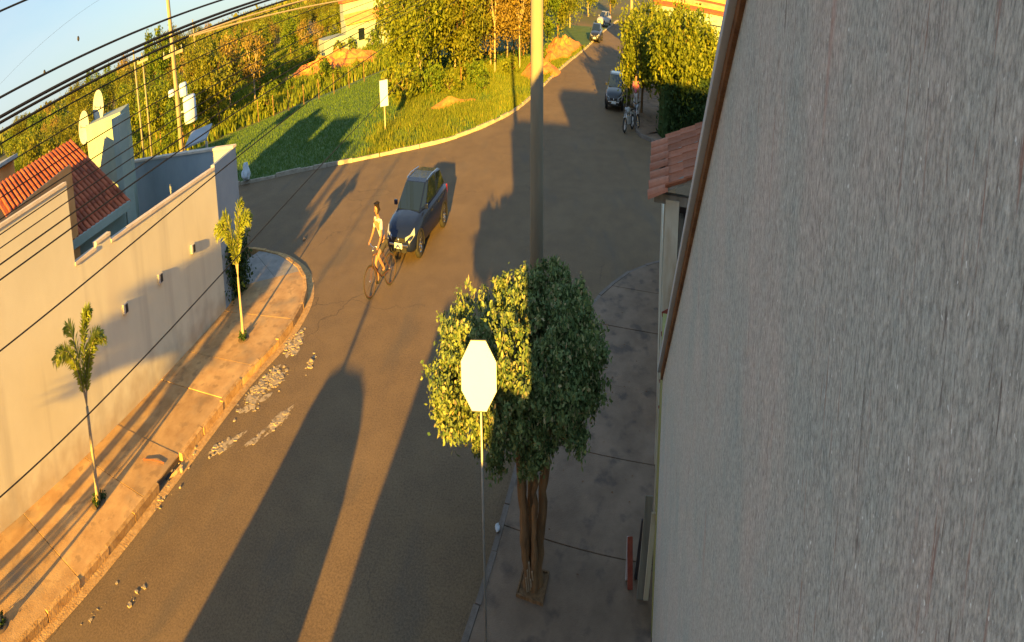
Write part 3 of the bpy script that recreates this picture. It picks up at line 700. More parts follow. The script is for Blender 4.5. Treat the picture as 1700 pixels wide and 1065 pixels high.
# front red roof: eave along the yard, rising westwards
e0 = at(214, 325, 18.4); e1 = at(127, 395, 17.0)
mb = MB()
ez = 3.45
ea = Vector((e0.x, e0.y, ez)); eb = Vector((e1.x - 0.2, e1.y - 1.6, ez))
eav = (eb - ea); en = Vector((eav.y, -eav.x, 0)).normalized()
if en.x > 0: en = -en
strip = [(ea.x, ea.y), (eb.x, eb.y), (eb.x + en.x*5, eb.y + en.y*5), (ea.x + en.x*5, ea.y + en.y*5)]
mb.prism(ccw([(p[0] + en.x*0.35, p[1] + en.y*0.35) for p in strip]), 0, ez - 0.12); mb.build('wall', M['plaster_green'], hb)
mb = MB(); mb.bar(ea + Vector((0, 0, -0.02)), eb + Vector((0, 0, -0.02)), 0.14, 0.16); mb.build('gutter', M['plaster_green'], hb)
L_ = eav.length
mb = MB(); a = ea + en*0.03; b = eb + en*0.03; c = b + en*4.6 + Vector((0, 0, 4.6*0.33)); d = a + en*4.6 + Vector((0, 0, 4.6*0.33))
mb.add([a, b, c, d], [(0, 1, 2, 3)]); o = mb.build('roof', M['tile_red'], hb); sd = o.modifiers.new('t', 'SOLIDIFY'); sd.thickness = 0.05; sd.offset = -1
tile_roof(hb, ea + Vector((0, 0, 0.02)), eav.normalized(), en, int(L_/0.19), 11, 0.19, 0.43, 0.33, M['tile_red'])
# back red roof, lit by the sun (slope faces the camera side)
r0 = at(35, 322, 21.0); r1 = at(160, 300, 22.5)
mb = MB(); ez2 = 3.5
ra = Vector((r0.x, r0.y, ez2)); rb = Vector((r1.x, r1.y, ez2)); rv = rb - ra; rn = Vector((-rv.y, rv.x, 0)).normalized()
if rn.y < 0: rn = -rn
mb.prism(ccw([((ra+rn*.3).x, (ra+rn*.3).y), ((rb+rn*.3).x, (rb+rn*.3).y), ((rb+rn*5.5).x, (rb+rn*5.5).y), ((ra+rn*5.5).x, (ra+rn*5.5).y)]), 0, ez2 - 0.1)
mb.build('wall', M['plaster_orange'], hb)
mb = MB(); c = rb + rn*2.9 + Vector((0, 0, 2.9*0.42)); d = ra + rn*2.9 + Vector((0, 0, 2.9*0.42)); mb.add([ra, rb, c, d], [(0, 1, 2, 3)])
o = mb.build('roof', M['tile_red'], hb); sd = o.modifiers.new('t', 'SOLIDIFY'); sd.thickness = 0.05; sd.offset = -1
tile_roof(hb, ra + Vector((0, 0, 0.02)), rv.normalized(), rn, int(rv.length/0.24), 7, 0.24, 0.43, 0.42, M['tile_red'], rs=0.09)
# orange painted side house at the frame edge
oh = empty('orange_house', (0, 0, 0)); tag(oh, 'orange painted house wall catching the sun at the far left', 'house')
p0 = at(-30, 300, 30.5); p1 = at(27, 300, 33)
n_ = Vector((p1.x-p0.x, p1.y-p0.y, 0)); n_ = Vector((-n_.y, n_.x, 0)).normalized()
zt = at(20, 268, 32).z
mb = MB(); mb.prism(ccw([(p0.x, p0.y), (p1.x, p1.y), (p1.x+n_.x*4, p1.y+n_.y*4), (p0.x+n_.x*4, p0.y+n_.y*4)]), 0, zt); mb.build('wall', M['plaster_orange'], oh)
mb = MB(); mb.prism(ccw([(p0.x-n_.x*.3-.3, p0.y-n_.y*.3), (p1.x-n_.x*.3+.2, p1.y-n_.y*.3), (p1.x+n_.x*4.2, p1.y+n_.y*4.2), (p0.x+n_.x*4.2, p0.y+n_.y*4.2)]), zt+.003, zt+0.16); mb.build('roof_slab', M['metal_sheet'], oh)
mb = MB(); a = p0 + (p1-p0)*0.55; b = p0 + (p1-p0)*0.95
mb.add([(a.x-n_.x*.02, a.y-n_.y*.02, 3.3), (b.x-n_.x*.02, b.y-n_.y*.02, 3.3), (b.x-n_.x*.02, b.y-n_.y*.02, 4.3), (a.x-n_.x*.02, a.y-n_.y*.02, 4.3)], [(0,1,2,3)])
o = mb.build('window', M['glass_dark'], oh); sd = o.modifiers.new('t', 'SOLIDIFY'); sd.thickness = 0.05
# unseen two-storey block added past the left edge to shade yard and side street
nh = empty('shade_house', (0, 0, 0)); tag(nh, 'unseen cream house block outside the left frame edge, added to shade the yard', 'house')
mb = MB(); mb.prism([(-16.7, -6), (wallx(-6)-.2, -6), (wallx(4.9)-.2, 4.9), (-16.7, 4.9)], 0, 6.6); mb.build('wall', M['wall_cream'], nh)
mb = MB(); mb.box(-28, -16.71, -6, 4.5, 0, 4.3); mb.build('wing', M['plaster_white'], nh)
mb = MB(); mb.box(-16.8, -13.95, -6.2, 5.0, 6.603, 6.75); mb.build('roof_slab', M['metal_sheet'], nh)
for k in range(3):
    mb = MB(); mb.box(-14.2, wallx(-4 + 3*k)-.18, -4 + 3*k, -2.8 + 3*k, 5.0, 6.0); mb.build('window', M['glass_dark'], nh)
# orange inner wall seen over the cream one
iw = empty('inner_wall', (0, 0, 0)); tag(iw, 'orange inner yard wall showing just above the tall part of the cream wall', 'wall')
mb = MB(); a = at(-20, 385, 15.6); b = at(60, 330, 16.4); c = at(120, 296, 17.2)
for s, e, z0_, z1_ in ((a, b, 4.55, 4.72), (b, c, 4.72, 4.80)):
    dd = Vector((e.x-s.x, e.y-s.y, 0)).normalized(); nn = Vector((-dd.y, dd.x, 0))*0.15
    mb.add([(s.x, s.y, 0), (e.x, e.y, 0), (e.x+nn.x, e.y+nn.y, 0), (s.x+nn.x, s.y+nn.y, 0), (s.x, s.y, z0_), (e.x, e.y, z1_), (e.x+nn.x, e.y+nn.y, z1_), (s.x+nn.x, s.y+nn.y, z0_)],
           [(0,3,2,1), (4,5,6,7), (0,1,5,4), (1,2,6,5), (2,3,7,6), (3,0,4,7)])
mb.build('wall_panel', M['plaster_orange'], iw)
# grey sheet-metal lean-to at the end of the yard
aw = empty('lean_to_roof', (0, 0, 0)); tag(aw, 'small grey sheet metal lean-to roof behind the wall corner', 'roof')
a = at(308, 262, 25.0); b = at(345, 262, 25.0)
mb = MB(); mb.add([(a.x, a.y, 3.25), (b.x, b.y, 3.25), (b.x-.5, b.y+1.2, 3.45), (a.x-.5, a.y+1.2, 3.45)], [(0,1,2,3)]); o = mb.build('sheet', M['metal_sheet'], aw)
sd = o.modifiers.new('t', 'SOLIDIFY'); sd.thickness = 0.05
for p in (a, b): mb = MB(); mb.bar((p.x, p.y, 0), (p.x, p.y, 3.22), 0.1, 0.1); mb.build('post', M['steel_grey'], aw)

# satellite dishes
def dish(c, r, face, label):
    root = empty('satellite_dish', c); tag(root, label, 'satellite dish', 'satellite dishes on the pale block')
    prof = [(0.001, 0.0), (r*.3, 0.01), (r*.6, 0.05), (r*.85, 0.11), (r, 0.16), (r*.99, 0.175), (r*.84, 0.125), (r*.6, 0.065), (r*.3, 0.025), (0.001, 0.015)]
    mb = MB(); mb.lathe(prof, 24); q = Vector(face).normalized().to_track_quat('Z', 'Y').to_euler()
    mb.build('reflector', M['wall_shade_dish_grey'], root, rot=q)
    mb = MB(); mb.lathe([(r*.985, .15), (r*1.03, .15), (r*1.03, .185), (r*.985, .185), (r*.985, .15)], 24); mb.build('rim', M['dark_edge'], root, rot=q)
    mb = MB(); mb.tube([(0, 0, 0.02), (0, 0, r*0.95)], 0.012, 5); mb.box(-.04, .04, -.04, .04, r*.9, r*1.05); mb.build('feed_arm', M['steel_grey'], root, rot=q)
    mb = MB(); mb.tube([(0, 0, -r-0.5), (0, 0, -0.05)], 0.03, 6); mb.build('mast', M['steel_grey'], root)
dish(at(167, 178, 25.6), 0.46, (0.1, -1.0, 0.2), 'upright grey dish standing highest on the pale block')
dish(at(143, 212, 25.4), 0.44, (0.15, -1.0, 0.25), 'lower pale dish at the left corner of the pale block')

# ------------------------------------------------------------------ utility poles
def pole(name, base, h, r0, r1, label, arms=(), square=False):
    root = empty(name, base); tag(root, label, 'utility pole')
    mb = MB(); n = 12
    mb.tube([(0, 0, -0.2), (0, 0, h*0.5), (0, 0, h)], [r0, (r0+r1)/2, r1], n); mb.build('post', M['concrete_pole'], root)
    for (z, w, az) in arms:
        mb = MB(); c, s = math.cos(az), math.sin(az); mb.bar((-c*w/2, -s*w/2, z), (c*w/2, s*w/2, z), 0.1, 0.12); mb.build('crossarm', M['wood_grey'], root)
        for k in (-0.45, -0.15, 0.15, 0.45):
            mb = MB(); mb.lathe([(0.001, 0), (0.03, 0), (0.045, 0.05), (0.03, 0.09), (0.045, 0.13), (0.02, 0.17), (0.001, 0.17)], 8, (c*w*k, s*w*k, z+0.06)); mb.build('insulator', M['plaster_white'], root)
    return root
pole('utility_pole', (0.10, 11.9, 0.1), 9.6, 0.20, 0.13, 'tall pale concrete pole rising behind the pavement tree', arms=[(9.3, 2.2, 0.3)])
b2 = ground(303, 262) * 1; ang = math.atan2(b2.x, b2.y)
P2 = Vector((math.sin(ang)*37, math.cos(ang)*37, 0.0))
p2 = pole('utility_pole', P2, 9.8, 0.20, 0.13, 'concrete pole with white transformers beyond the grey wall', arms=[(8.9, 2.0, 0.6), (5.6, 1.6, 0.7)])
rgt = Vector((math.cos(-ang), math.sin(-ang), 0))
for (u, z, w, h_) in ((0.95, at(325, 176, 37).z, 1.0, 1.0), (0.55, at(309, 146, 37).z, 0.6, 0.5), (-0.4, at(290, 152, 37).z, 0.5, 0.25)):
    mb = MB(); c = rgt*u; mb.lathe([(0.001, -h_/2), (w*.5, -h_/2), (w*.52, -h_/2+.03), (w*.52, h_/2-.05), (w*.4, h_/2), (0.001, h_/2)], 14, (c.x, c.y, z)); mb.build('transformer', M['sign_back'], p2)
    mb = MB(); mb.bar((0, 0, z), (c.x, c.y, z), 0.06, 0.06); mb.build('bracket', M['steel_grey'], p2)
pole('utility_pole', (8.95, 41.6, 0.1), 9.5, 0.17, 0.12, 'pale pole between the parked motorcycles and the far street tree', arms=[(9.2, 2, 0.3)])
pole('utility_pole', (-10.6, -17, 0.1), 9.5, 0.2, 0.13, 'concrete pole on the left pavement behind the camera', arms=[(7.1, 2.2, 0)])
pole('utility_pole', (-9.5, 92, 0), 9.5, 0.2, 0.13, 'pale pole among the field trees where the street cables end', arms=[(8, 2.2, 0)])
for k, (px, py, dist, h_) in enumerate(((233, 200, 44, 6.6), (248, 215, 48, 6.2), (81, 245, 40, 4.2), (330, 150, 66, 7.0))):
    d = ray(px, py); a = math.atan2(d.x, d.y)
    pole('utility_pole', (math.sin(a)*dist, math.cos(a)*dist, 0), h_, 0.10, 0.07, ['thin pole just behind the lean-to and wall corner', 'thin pole with white arm beside the dish block', 'thin pole above the sunlit red roof', 'thin far pole in the field beyond the transformers'][k], arms=[(h_-0.4, 1.2, 0.5)] if k == 1 else ())

# overhead cables, parallel to the street
def cable(label, a, b, r, sag, m='cable', n=40, group='cables strung along the street'):
    a = Vector(a); b = Vector(b); pts = []
    for i in range(n + 1):
        t = (i / n); p = a.lerp(b, t); p.z -= sag * 4 * t * (1 - t); pts.append(p)
    mb = MB(); mb.tube(pts, r, 5); o = mb.build('cable', M[m], None, recalc=False); tag(o, label, 'cable', group); return o
zA = lambda X, z10: 6 - (6 - z10) * abs(X) / 10
cables = [
    ('highest thin black cable crossing the top left sky', -10, 7.28, 0.014, 0.10),
    ('dark cable just above the thick bundle against the sky', -10, 6.36, 0.016, 0.10),
    ('thickest upper strand of the cable bundle over the field', -10, 6.13, 0.022, 0.06),
    ('second strand in the middle of the thick cable bundle', -10.15, 6.06, 0.020, 0.04),
    ('third strand at the lower side of the thick cable bundle', -9.9, 5.97, 0.018, 0.06),
    ('loose brown cable hanging just under the thick bundle', -10.1, 5.84, 0.010, 0.05),
    ('thin cable passing over the dishes and the far field', -10, 5.6, 0.008, 0.06),
    ('thin cable crossing the pale dish block', -8.5, zA(8.5, 5.28), 0.007, 0.05),
    ('uppermost of the close cables over the tall cream wall', -8, zA(8, 5.05), 0.0065, 0.04),
    ('second of the close cables over the tall cream wall', -8, zA(8, 4.90), 0.0065, 0.05),
    ('third of the close cables over the tall cream wall', -8, zA(8, 4.76), 0.0065, 0.05),
    ('lowest of the close cables over the tall cream wall', -8, zA(8, 4.60), 0.009, 0.06),
    ('single cable running below the roof steps over the cream wall', -7, zA(7, 4.42), 0.008, 0.04),
    ('long cable crossing the middle of the cream wall', -5, zA(5, 3.60), 0.006, 0.03),
    ('lowest long cable crossing the first palm trunk and the wall base', -3.2, zA(3.2, 1.95), 0.0042, 0.02),
]
for (lab, X, z, r, sag) in cables:
    m_ = 'cable'
    cable(lab, (X, -17, z + 0.02), (X*0.92, 92, z + (0.25 if X < -6 else 0.4)), r, sag, m_, 60)
for k, (z, X) in enumerate(((5.45, -9.6), (5.2, -9.4))):
    cable(['pale sunlit cable crossing the roadside tree crowns', 'lower pale sunlit cable in front of the field trees'][k], (X, 10.5, 6.0 - k*0.02), (2 + 3*k, 60, 6.6 - 1.2*k), 0.013, 0.4, 'cable_pale')
# aerial line with marker balls in the sky
for k, (px, py) in enumerate(((130, 64), (74, 120))):
    p = at(px, py, 60); mb = MB(); mb.lathe([(0.001, -.17), (.1, -.14), (.17, 0), (.1, .14), (.001, .17)], 10); o = mb.build('cable_marker', M['dark_edge'], None, loc=p)
    tag(o, ['dark marker ball hanging higher in the open sky', 'dark marker ball hanging lower in the sky near the skyline'][k], 'marker ball', 'markers on the faint sky cable')
cable('hair-thin cable in the sky carrying two marker balls', at(-60, 210, 60), at(290, -60, 60), 0.006, -1.0)

# ------------------------------------------------------------------ foliage
def leaf_mesh(name, C, size, m, aspect=2.0, up_bias=0.0, droop=0.0, seed=0):
    """C: (n,3) leaf centres -> one mesh of rhombic leaves"""
    r = np.random.default_rng(seed); n = len(C)
    d = r.normal(size=(n, 3)); d[:, 2] = d[:, 2]*0.7 + up_bias - droop; d /= np.linalg.norm(d, axis=1)[:, None]
    e = r.normal(size=(n, 3)); e -= d * (e*d).sum(1)[:, None]; e /= np.linalg.norm(e, axis=1)[:, None]
    s = (size * r.uniform(0.6, 1.3, n))[:, None]
    V = np.stack([C - d*s, C + e*s/aspect, C + d*s, C - e*s/aspect], 1).reshape(-1, 3)
    me = bpy.data.meshes.new(name)
    me.vertices.add(4*n); me.vertices.foreach_set('co', V.astype(np.float32).ravel())
    me.loops.add(4*n); me.loops.foreach_set('vertex_index', np.arange(4*n, dtype=np.int32))
    me.polygons.add(n); me.polygons.foreach_set('loop_start', np.arange(0, 4*n, 4, dtype=np.int32))
    me.update(calc_edges=True); me.materials.append(m)
    return me
def crown_points(n, centre, rad, clumps, seed, shell=0.55, crad=0.32, flat=1.0, hang=0.0):
    r = np.random.default_rng(seed)
    d = r.normal(size=(clumps, 3)); d /= np.linalg.norm(d, axis=1)[:, None]
    rr = r.uniform(shell, 1.0, clumps)[:, None]
    cc = d * rr * np.array(rad)
    w = r.uniform(0.5, 1.5, clumps); idx = r.choice(clumps, n, p=w/w.sum())
    cr = crad * min(rad) * r.uniform(0.6, 1.3, clumps)
    q = r.normal(size=(n, 3)) * 0.55 * cr[idx][:, None]; q[:, 2] *= flat
    if hang: q[:, 2] -= np.abs(r.normal(size=n)) * hang
    return cc[idx] + q + np.array(centre)
TREES = {}
def tree_proto(key, h, rad, m, bark, nleaf, leaf, clumps=26, seed=0, trunk_h=None, r0=0.12, forks=4, shell=0.5, crad=0.36, hang=0.0):
    """meshes for a tree standing at the origin"""
    cz = h - rad[2]
    C = crown_points(nleaf, (0, 0, cz), rad, clumps, seed, shell, crad, hang=hang)
    C[:, 2] = np.maximum(C[:, 2], 0.15)
    lm = leaf_mesh('crown', C, leaf, m, seed=seed)
    r = random.Random(seed); mb = MB(); th_ = trunk_h or max(cz - rad[2]*0.6, 0.5)
    lean = (r.uniform(-.15, .15), r.uniform(-.15, .15))
    mb.tube([(0, 0, -0.1), (lean[0]*.4, lean[1]*.4, th_*.5), (lean[0], lean[1], th_)], [r0, r0*.8, r0*.7], 7)
    for k in range(forks):
        a = 2*math.pi*k/forks + r.uniform(-.4, .4); ex, ey = rad[0]*.6*math.cos(a), rad[1]*.6*math.sin(a); ezz = cz + rad[2]*r.uniform(0, .5)
        mb.tube([(lean[0], lean[1], th_*.95), (ex*.45, ey*.45, (th_+ezz)*.5), (ex, ey, ezz)], [r0*.55, r0*.35, r0*.12], 5)
        mb.tube([(ex*.45, ey*.45, (th_+ezz)*.5), (ex*.2-ey*.5, ey*.2+ex*.5, cz+rad[2]*.6)], [r0*.28, r0*.08], 4)
    tm = mb.mesh('trunk', bark)
    TREES[key] = (tm, lm)
def plant(key, x, y, label, group=None, rz=None, sc=(1, 1, 1), cat='tree', name='tree', z=0.0):
    root = empty(name, (x, y, z), random.uniform(0, 6.28) if rz is None else rz); root.scale = sc
    tag(root, label, cat, group)
    link_mesh('trunk', TREES[key][0], root); link_mesh('crown', TREES[key][1], root)
    return root
tree_proto('green_round', 5.0, (2.2, 2.2, 1.9), M['leaf_green'], M['bark'], 2600, 0.17, seed=11)
tree_proto('olive_round', 4.6, (2.3, 2.1, 1.7), M['leaf_olive'], M['bark'], 2400, 0.17, seed=12)
tree_proto('yellow_round', 4.6, (2.0, 2.1, 1.8), M['leaf_yellow'], M['bark'], 2400, 0.16, seed=13)
tree_proto('dry_open', 5.2, (2.2, 2.0, 2.0), M['leaf_dry'], M['bark_pale'], 1500, 0.13, seed=14, crad=0.3, trunk_h=2.0)
tree_proto('low_shrub', 1.6, (1.3, 1.2, 0.9), M['leaf_green'], M['bark'], 900, 0.13, seed=15, r0=0.04, trunk_h=0.5)
tree_proto('low_shrub_yellow', 1.5, (1.2, 1.3, 0.85), M['leaf_yellow'], M['bark'], 900, 0.13, seed=16, r0=0.04, trunk_h=0.5)
tree_proto('tall_street', 8.4, (3.3, 3.2, 4.0), M['leaf_yellow'], M['bark_pale'], 9500, 0.16, seed=17, trunk_h=1.6, clumps=60, crad=0.3, r0=0.13, forks=5)
tree_proto('tall_street_green', 8.2, (3.1, 3.0, 4.0), M['leaf_green'], M['bark'], 9500, 0.16, seed=18, trunk_h=1.4, clumps=60, crad=0.3, r0=0.14, forks=5)
tree_proto('tall_dry', 8.8, (3.1, 3.1, 3.5), M['leaf_dry'], M['bark_pale'], 7500, 0.13, seed=19, trunk_h=3.0, clumps=44, crad=0.26, r0=0.12, forks=6)
tree_proto('tall_olive', 8.4, (3.1, 3.1, 3.6), M['leaf_olive'], M['bark'], 8500, 0.16, seed=20, trunk_h=2.2, clumps=54, crad=0.3, r0=0.13, forks=5)

# roadside trees between the green lot and the street bend (left to right)
road_trees = [
    ('tall_street', -14.2, 51, 1.0, 'broad yellow-green tree just behind the white signboard'),
    ('tall_street', -11.8, 47, 0.92, 'bushy yellow-green tree to the right of the signboard'),
    ('tall_street', -9.5, 55, 1.0, 'yellow-green tree with crown over the small orange earth patch'),
    ('tall_olive', -7.4, 51, 0.85, 'dense olive tree left of the pale forked trunk'),
    ('tall_olive', -7.8, 49.0, 0.82, 'slim tree on a pale forked trunk at the grass edge'),
    ('tall_dry', -4.4, 52.5, 0.95, 'bare-looking orange tree on a straight pale trunk'),
    ('tall_dry', -3.3, 58.5, 1.0, 'dry orange-brown tree behind the straight pale trunk'),
    ('tall_dry', -1.6, 54.5, 0.85, 'dry twiggy tree left of the near utility pole'),
    ('tall_olive', -1.3, 62, 0.95, 'olive tree directly behind the near utility pole'),
    ('tall_street_green', 1.4, 69, 0.95, 'green tree above the heap of orange soil'),
    ('tall_olive', 4.2, 78, 1.0, 'olive tree over the long orange soil bank'),
    ('tall_street', 7.2, 90, 1.0, 'yellow-green tree left of the far parked cars'),
    ('tall_street', 13.5, 113, 1.1, 'yellow tree closing the end of the street'),
    ('tall_olive', 20.5, 122, 1.1, 'olive tree behind the farthest pale car'),
    ('tall_olive', -12.5, 60, 1.0, 'olive tree second row behind the signboard'),
    ('tall_street', -17, 62, 0.85, 'yellow tree beside the white far house'),
    ('tall_street', -10.2, 64, 1.1, 'yellow tree rising behind the olive second row'),
    ('tall_dry', -5.2, 56, 1.0, 'orange-brown tree between the two pale trunks'),
    ('tall_dry', -2.6, 62.5, 1.1, 'tallest orange-brown tree at the back of the dry group'),
    ('tall_olive', -6.2, 66, 1.05, 'tall olive tree behind the dry orange trees'),
]
for key, x, y, s, lab in road_trees: plant(key, x, y, lab, 'trees beside the green lot and street bend', sc=(s, s, s))
for i, (x, y, s, key) in enumerate([(-12.6, 43.5, 1.1, 'low_shrub_yellow'), (-10.3, 45, 1.0, 'low_shrub'), (-8.2, 44.3, 0.8, 'low_shrub_yellow'), (-6.0, 47.0, 0.9, 'low_shrub'), (-5.0, 44.9, 0.55, 'low_shrub'), (-14.5, 46, 1.1, 'low_shrub_yellow'), (0.8, 60, 0.9, 'low_shrub'), (-2.4, 51.5, 0.8, 'low_shrub_yellow')]):
    plant(key, x, y, ['yellow shrub just behind the white signboard', 'green shrub between signboard and forked tree', 'low yellow shrub over the small orange patch', 'green shrub under the forked pale trunk', 'little dark bush alone on the grass slope', 'yellow shrub left of the signboard tree', 'green shrub by the orange soil heap', 'yellow shrub under the dry tree near the kerb'][i], 'shrubs at the edge of the green lot', sc=(s, s, s), cat='shrub', name='shrub')

# trees scattered over the field on the left
keys = ['green_round', 'olive_round', 'yellow_round', 'dry_open', 'olive_round', 'yellow_round', 'tall_olive', 'green_round']
kindword = {'green_round': 'round green tree', 'olive_round': 'olive-brown tree', 'yellow_round': 'yellow-green tree', 'dry_open': 'thin dry tree', 'tall_olive': 'tall olive tree', 'low_shrub': 'low green shrub', 'low_shrub_yellow': 'low yellow shrub'}
r = random.Random(5); placed = []; SC = []
def lawn_hit(x, y, mrg=1.5):
    return inside(lawn_poly, x, y) or inside(lawn_poly, x + mrg, y - mrg) or inside(road_poly, x, y)
cnt = 0
for tries in range(4000):
    if cnt >= 230: break
    az = R(r.uniform(-66, -6)); dist = 46 * (260/46) ** (r.random() ** 0.85)
    x, y = math.sin(az)*dist, math.cos(az)*dist
    if lawn_hit(x, y): continue
    if math.hypot(x + 30.5, y - 69) < 9: continue
    if -34 < x < -22 and 70 < y < 96: continue
    if az > R(-38) and dist < 62: continue
    if math.degrees(az) > -34 and math.degrees(az) < -17 and dist < 88: 
        if r.random() < 0.85: continue
    if any((x-a)**2 + (y-b)**2 < (2.0 + dist*0.012)**2 for a, b in placed): continue
    placed.append((x, y)); key = r.choice(keys); s = r.uniform(0.6, 1.05) * (1 if key != 'tall_olive' else 0.7)
    SC.append((plant(key, x, y, 'tree', 'trees scattered over the field', sc=(s*1.1, s*1.1, s), rz=r.uniform(0, 6)), kindword[key], math.degrees(az), dist, s))
    cnt += 1
cnt = 0
for tries in range(3000):
    if cnt >= 90: break
    az = R(r.uniform(-62, -14)); dist = r.uniform(42, 105); x, y = math.sin(az)*dist, math.cos(az)*dist
    if lawn_hit(x, y) or math.hypot(x + 30.5, y - 69) < 7.5: continue
    if any((x-a)**2 + (y-b)**2 < 2.2**2 for a, b in placed): continue
    placed.append((x, y)); key = r.choice(['low_shrub', 'low_shrub_yellow']); s = r.uniform(0.5, 1.1)
    SC.append((plant(key, x, y, 'shrub', 'shrubs scattered over the field', sc=(s, s, s), cat='shrub', name='shrub'), kindword[key], math.degrees(az), dist, s)); cnt += 1
# every label says where the plant shows against the landmarks around it
groups_ = {}
for o, kw, a, d_, s in SC:
    sec = next(t for lim, t in ((-60, 'over the orange house'), (-56, 'over the red roof'), (-52, 'behind the satellite dishes'), (-47.5, 'behind the dish block edge'), (-43, 'left of the transformers'), (-38, 'right of the transformers'),
                                (-32, 'above the wall corner'), (-26, 'above the fence posts'), (-21, 'around the white far house'), (-15, 'above the signboard'), (0, 'behind the dry roadside trees')) if a <= lim)
    bd_ = 'in the nearest row' if d_ < 62 else 'in the second row' if d_ < 85 else 'in the middle field' if d_ < 125 else 'far off' if d_ < 180 else 'just under the skyline'
    sz = 'small' if s < 0.75 else 'large' if s > 0.95 else 'middling'
    groups_.setdefault('%s %s %s, %s' % (sz, kw, sec, bd_), []).append((a, o))
ORD = ['leftmost', 'second from left', 'third from left', 'fourth from left', 'fifth from left', 'sixth from left']
for base_, L_ in groups_.items():
    L_.sort(key=lambda t: t[0])
    for k, (a, o) in enumerate(L_): o['label'] = base_ if len(L_) == 1 else base_ + ', ' + ORD[min(k, 5)]
# far wood that reads as one mass, out to the skyline
rw = np.random.default_rng(21); n = 2600
az = rw.uniform(R(-72), R(30), n); ds = 230 * (1500/230) ** rw.random(n)
C = []
for a, d_ in zip(az, ds):
    hh = rw.uniform(3, 6.5) * (1.25 if rw.random() < 0.08 else 1); k = 26
    q = rw.normal(size=(k, 3)) * np.array([2.6, 2.6, 1.5]) * (0.6 + d_/900)
    C.append(q * np.array([1, 1, .8]) + np.array([math.sin(a)*d_, math.cos(a)*d_, hh*0.6]))
C = np.concatenate(C); C[:, 2] = np.clip(C[:, 2], 0.2, 9)
tag(link_mesh('far_wood', leaf_mesh('far_wood', C, 1.1, M['leaf_olive'], 1.3, seed=3)), 'far-off olive wood running along the skyline', 'wood', kind='stuff')
# skyline trees standing above the rest
for k, (px, dist, s) in enumerate(((262, 120, 1.7), (288, 150, 1.7), (205, 170, 1.6), (180, 190, 1.5), (120, 190, 1.5), (70, 170, 1.3), (45, 150, 1.2), (330, 200, 1.5), (350, 230, 1.5), (150, 240, 1.8), (22, 180, 1.4))):
    d = ray(px, 100); a = math.atan2(d.x, d.y); plant(['green_round', 'tall_olive', 'dry_open'][k % 3], math.sin(a)*dist, math.cos(a)*dist, ['skyline tree just left of the tall transformer pole', 'skyline tree crossed by the tall transformer pole', 'skyline tree between dishes and the tall pole', 'skyline tree straight above the upright dish', 'skyline tree left of the upright dish', 'dark skyline tree above the thin pole by the red roof', 'low skyline tree above the orange house roof', 'skyline tree right of the transformer pole top', 'farthest skyline tree right of the transformer pole', 'broad far skyline tree above the lower dish', 'leftmost dark tree on the skyline'][k], 'trees standing above the skyline', sc=(s*.9, s*.9, s * (1 if k % 3 != 1 else 0.62)))

# rough herbs over the field and tall weeds in front of the roadside trees
def scatter(name, poly, n, h, w, m, z=0.09, seed=0, keep=None, lean=0.35):
    r = np.random.default_rng(seed); P = np.array(poly); lo, hi = P.min(0), P.max(0); pts = []
    while len(pts) < n:
        c = r.uniform(lo, hi, (n, 2))
        # even in the picture: favour near points
        for x, y in c:
            if inside(poly, x, y) and (keep is None or keep(x, y, r)): pts.append((x, y))
            if len(pts) >= n: break
    pts = np.array(pts); n = len(pts)
    a = r.uniform(0, math.pi, n); ww = w * r.uniform(.6, 1.4, n)[:, None]; hh = h * r.uniform(.4, 1.4, n)
    e = np.stack([np.cos(a), np.sin(a), np.zeros(n)], 1) * ww / 2
    B = np.concatenate([pts, np.full((n, 1), z)], 1); T = B + np.stack([r.normal(0, lean, n)*hh, r.normal(0, lean, n)*hh, hh], 1)
    V = np.stack([B - e, B + e, T], 1).reshape(-1, 3)
    me = bpy.data.meshes.new(name); me.vertices.add(3*n); me.vertices.foreach_set('co', V.astype(np.float32).ravel())
    me.loops.add(3*n); me.loops.foreach_set('vertex_index', np.arange(3*n, dtype=np.int32)); me.polygons.add(n)
    me.polygons.foreach_set('loop_start', np.arange(0, 3*n, 3, dtype=np.int32)); me.update(calc_edges=True); me.materials.append(m)
    return link_mesh(name, me)
lawn_near = ccw([p for p in nl if -36 < p[0] < 9] + [(-4, 66), (-17, 64), (-24, 50), (-36, 36)])
tag(scatter('grass', lawn_near, 110000, 0.09, 0.05, M['grass_blade'], seed=1), 'short green lawn grass on the shaded lot', 'grass', kind='stuff')
weeds = ccw([p for p in nl if -13.8 < p[0] < 9] + [(2, 62), (-6, 58), (-12, 54), (-17, 47), (-14.5, 37)])
tag(scatter('weeds', weeds, 80000, 0.20, 0.06, M['grass_dry'], seed=2, keep=lambda x, y, r: r.random() < min(1, max(0.03, (x + 13.4 + math.sin(y*2.1)*.5) / 2.2)) and r.random() < min(1, max(0.08, (math.sin(x*1.3+y*.7)+math.cos(y*.9-x*.4)+1.3)/3))), 'tall yellow sunlit weeds along the roadside trees', 'weeds', kind='stuff')
field = [(-75, 30), (-36, 38.5), (-24.5, 53), (-18, 66), (-12, 80), (-25, 120), (-90, 120), (-140, 60)]
tag(scatter('field_herbs', ccw(field), 90000, 0.5, 0.22, M['grass_dry'], z=-0.05, seed=3), 'rough yellow herbs over the field', 'herbs', kind='stuff')
tag(scatter('field_grass', ccw(field), 60000, 0.45, 0.2, M['leaf_green'], z=-0.05, seed=4), 'rough green growth over the field', 'grass', kind='stuff')

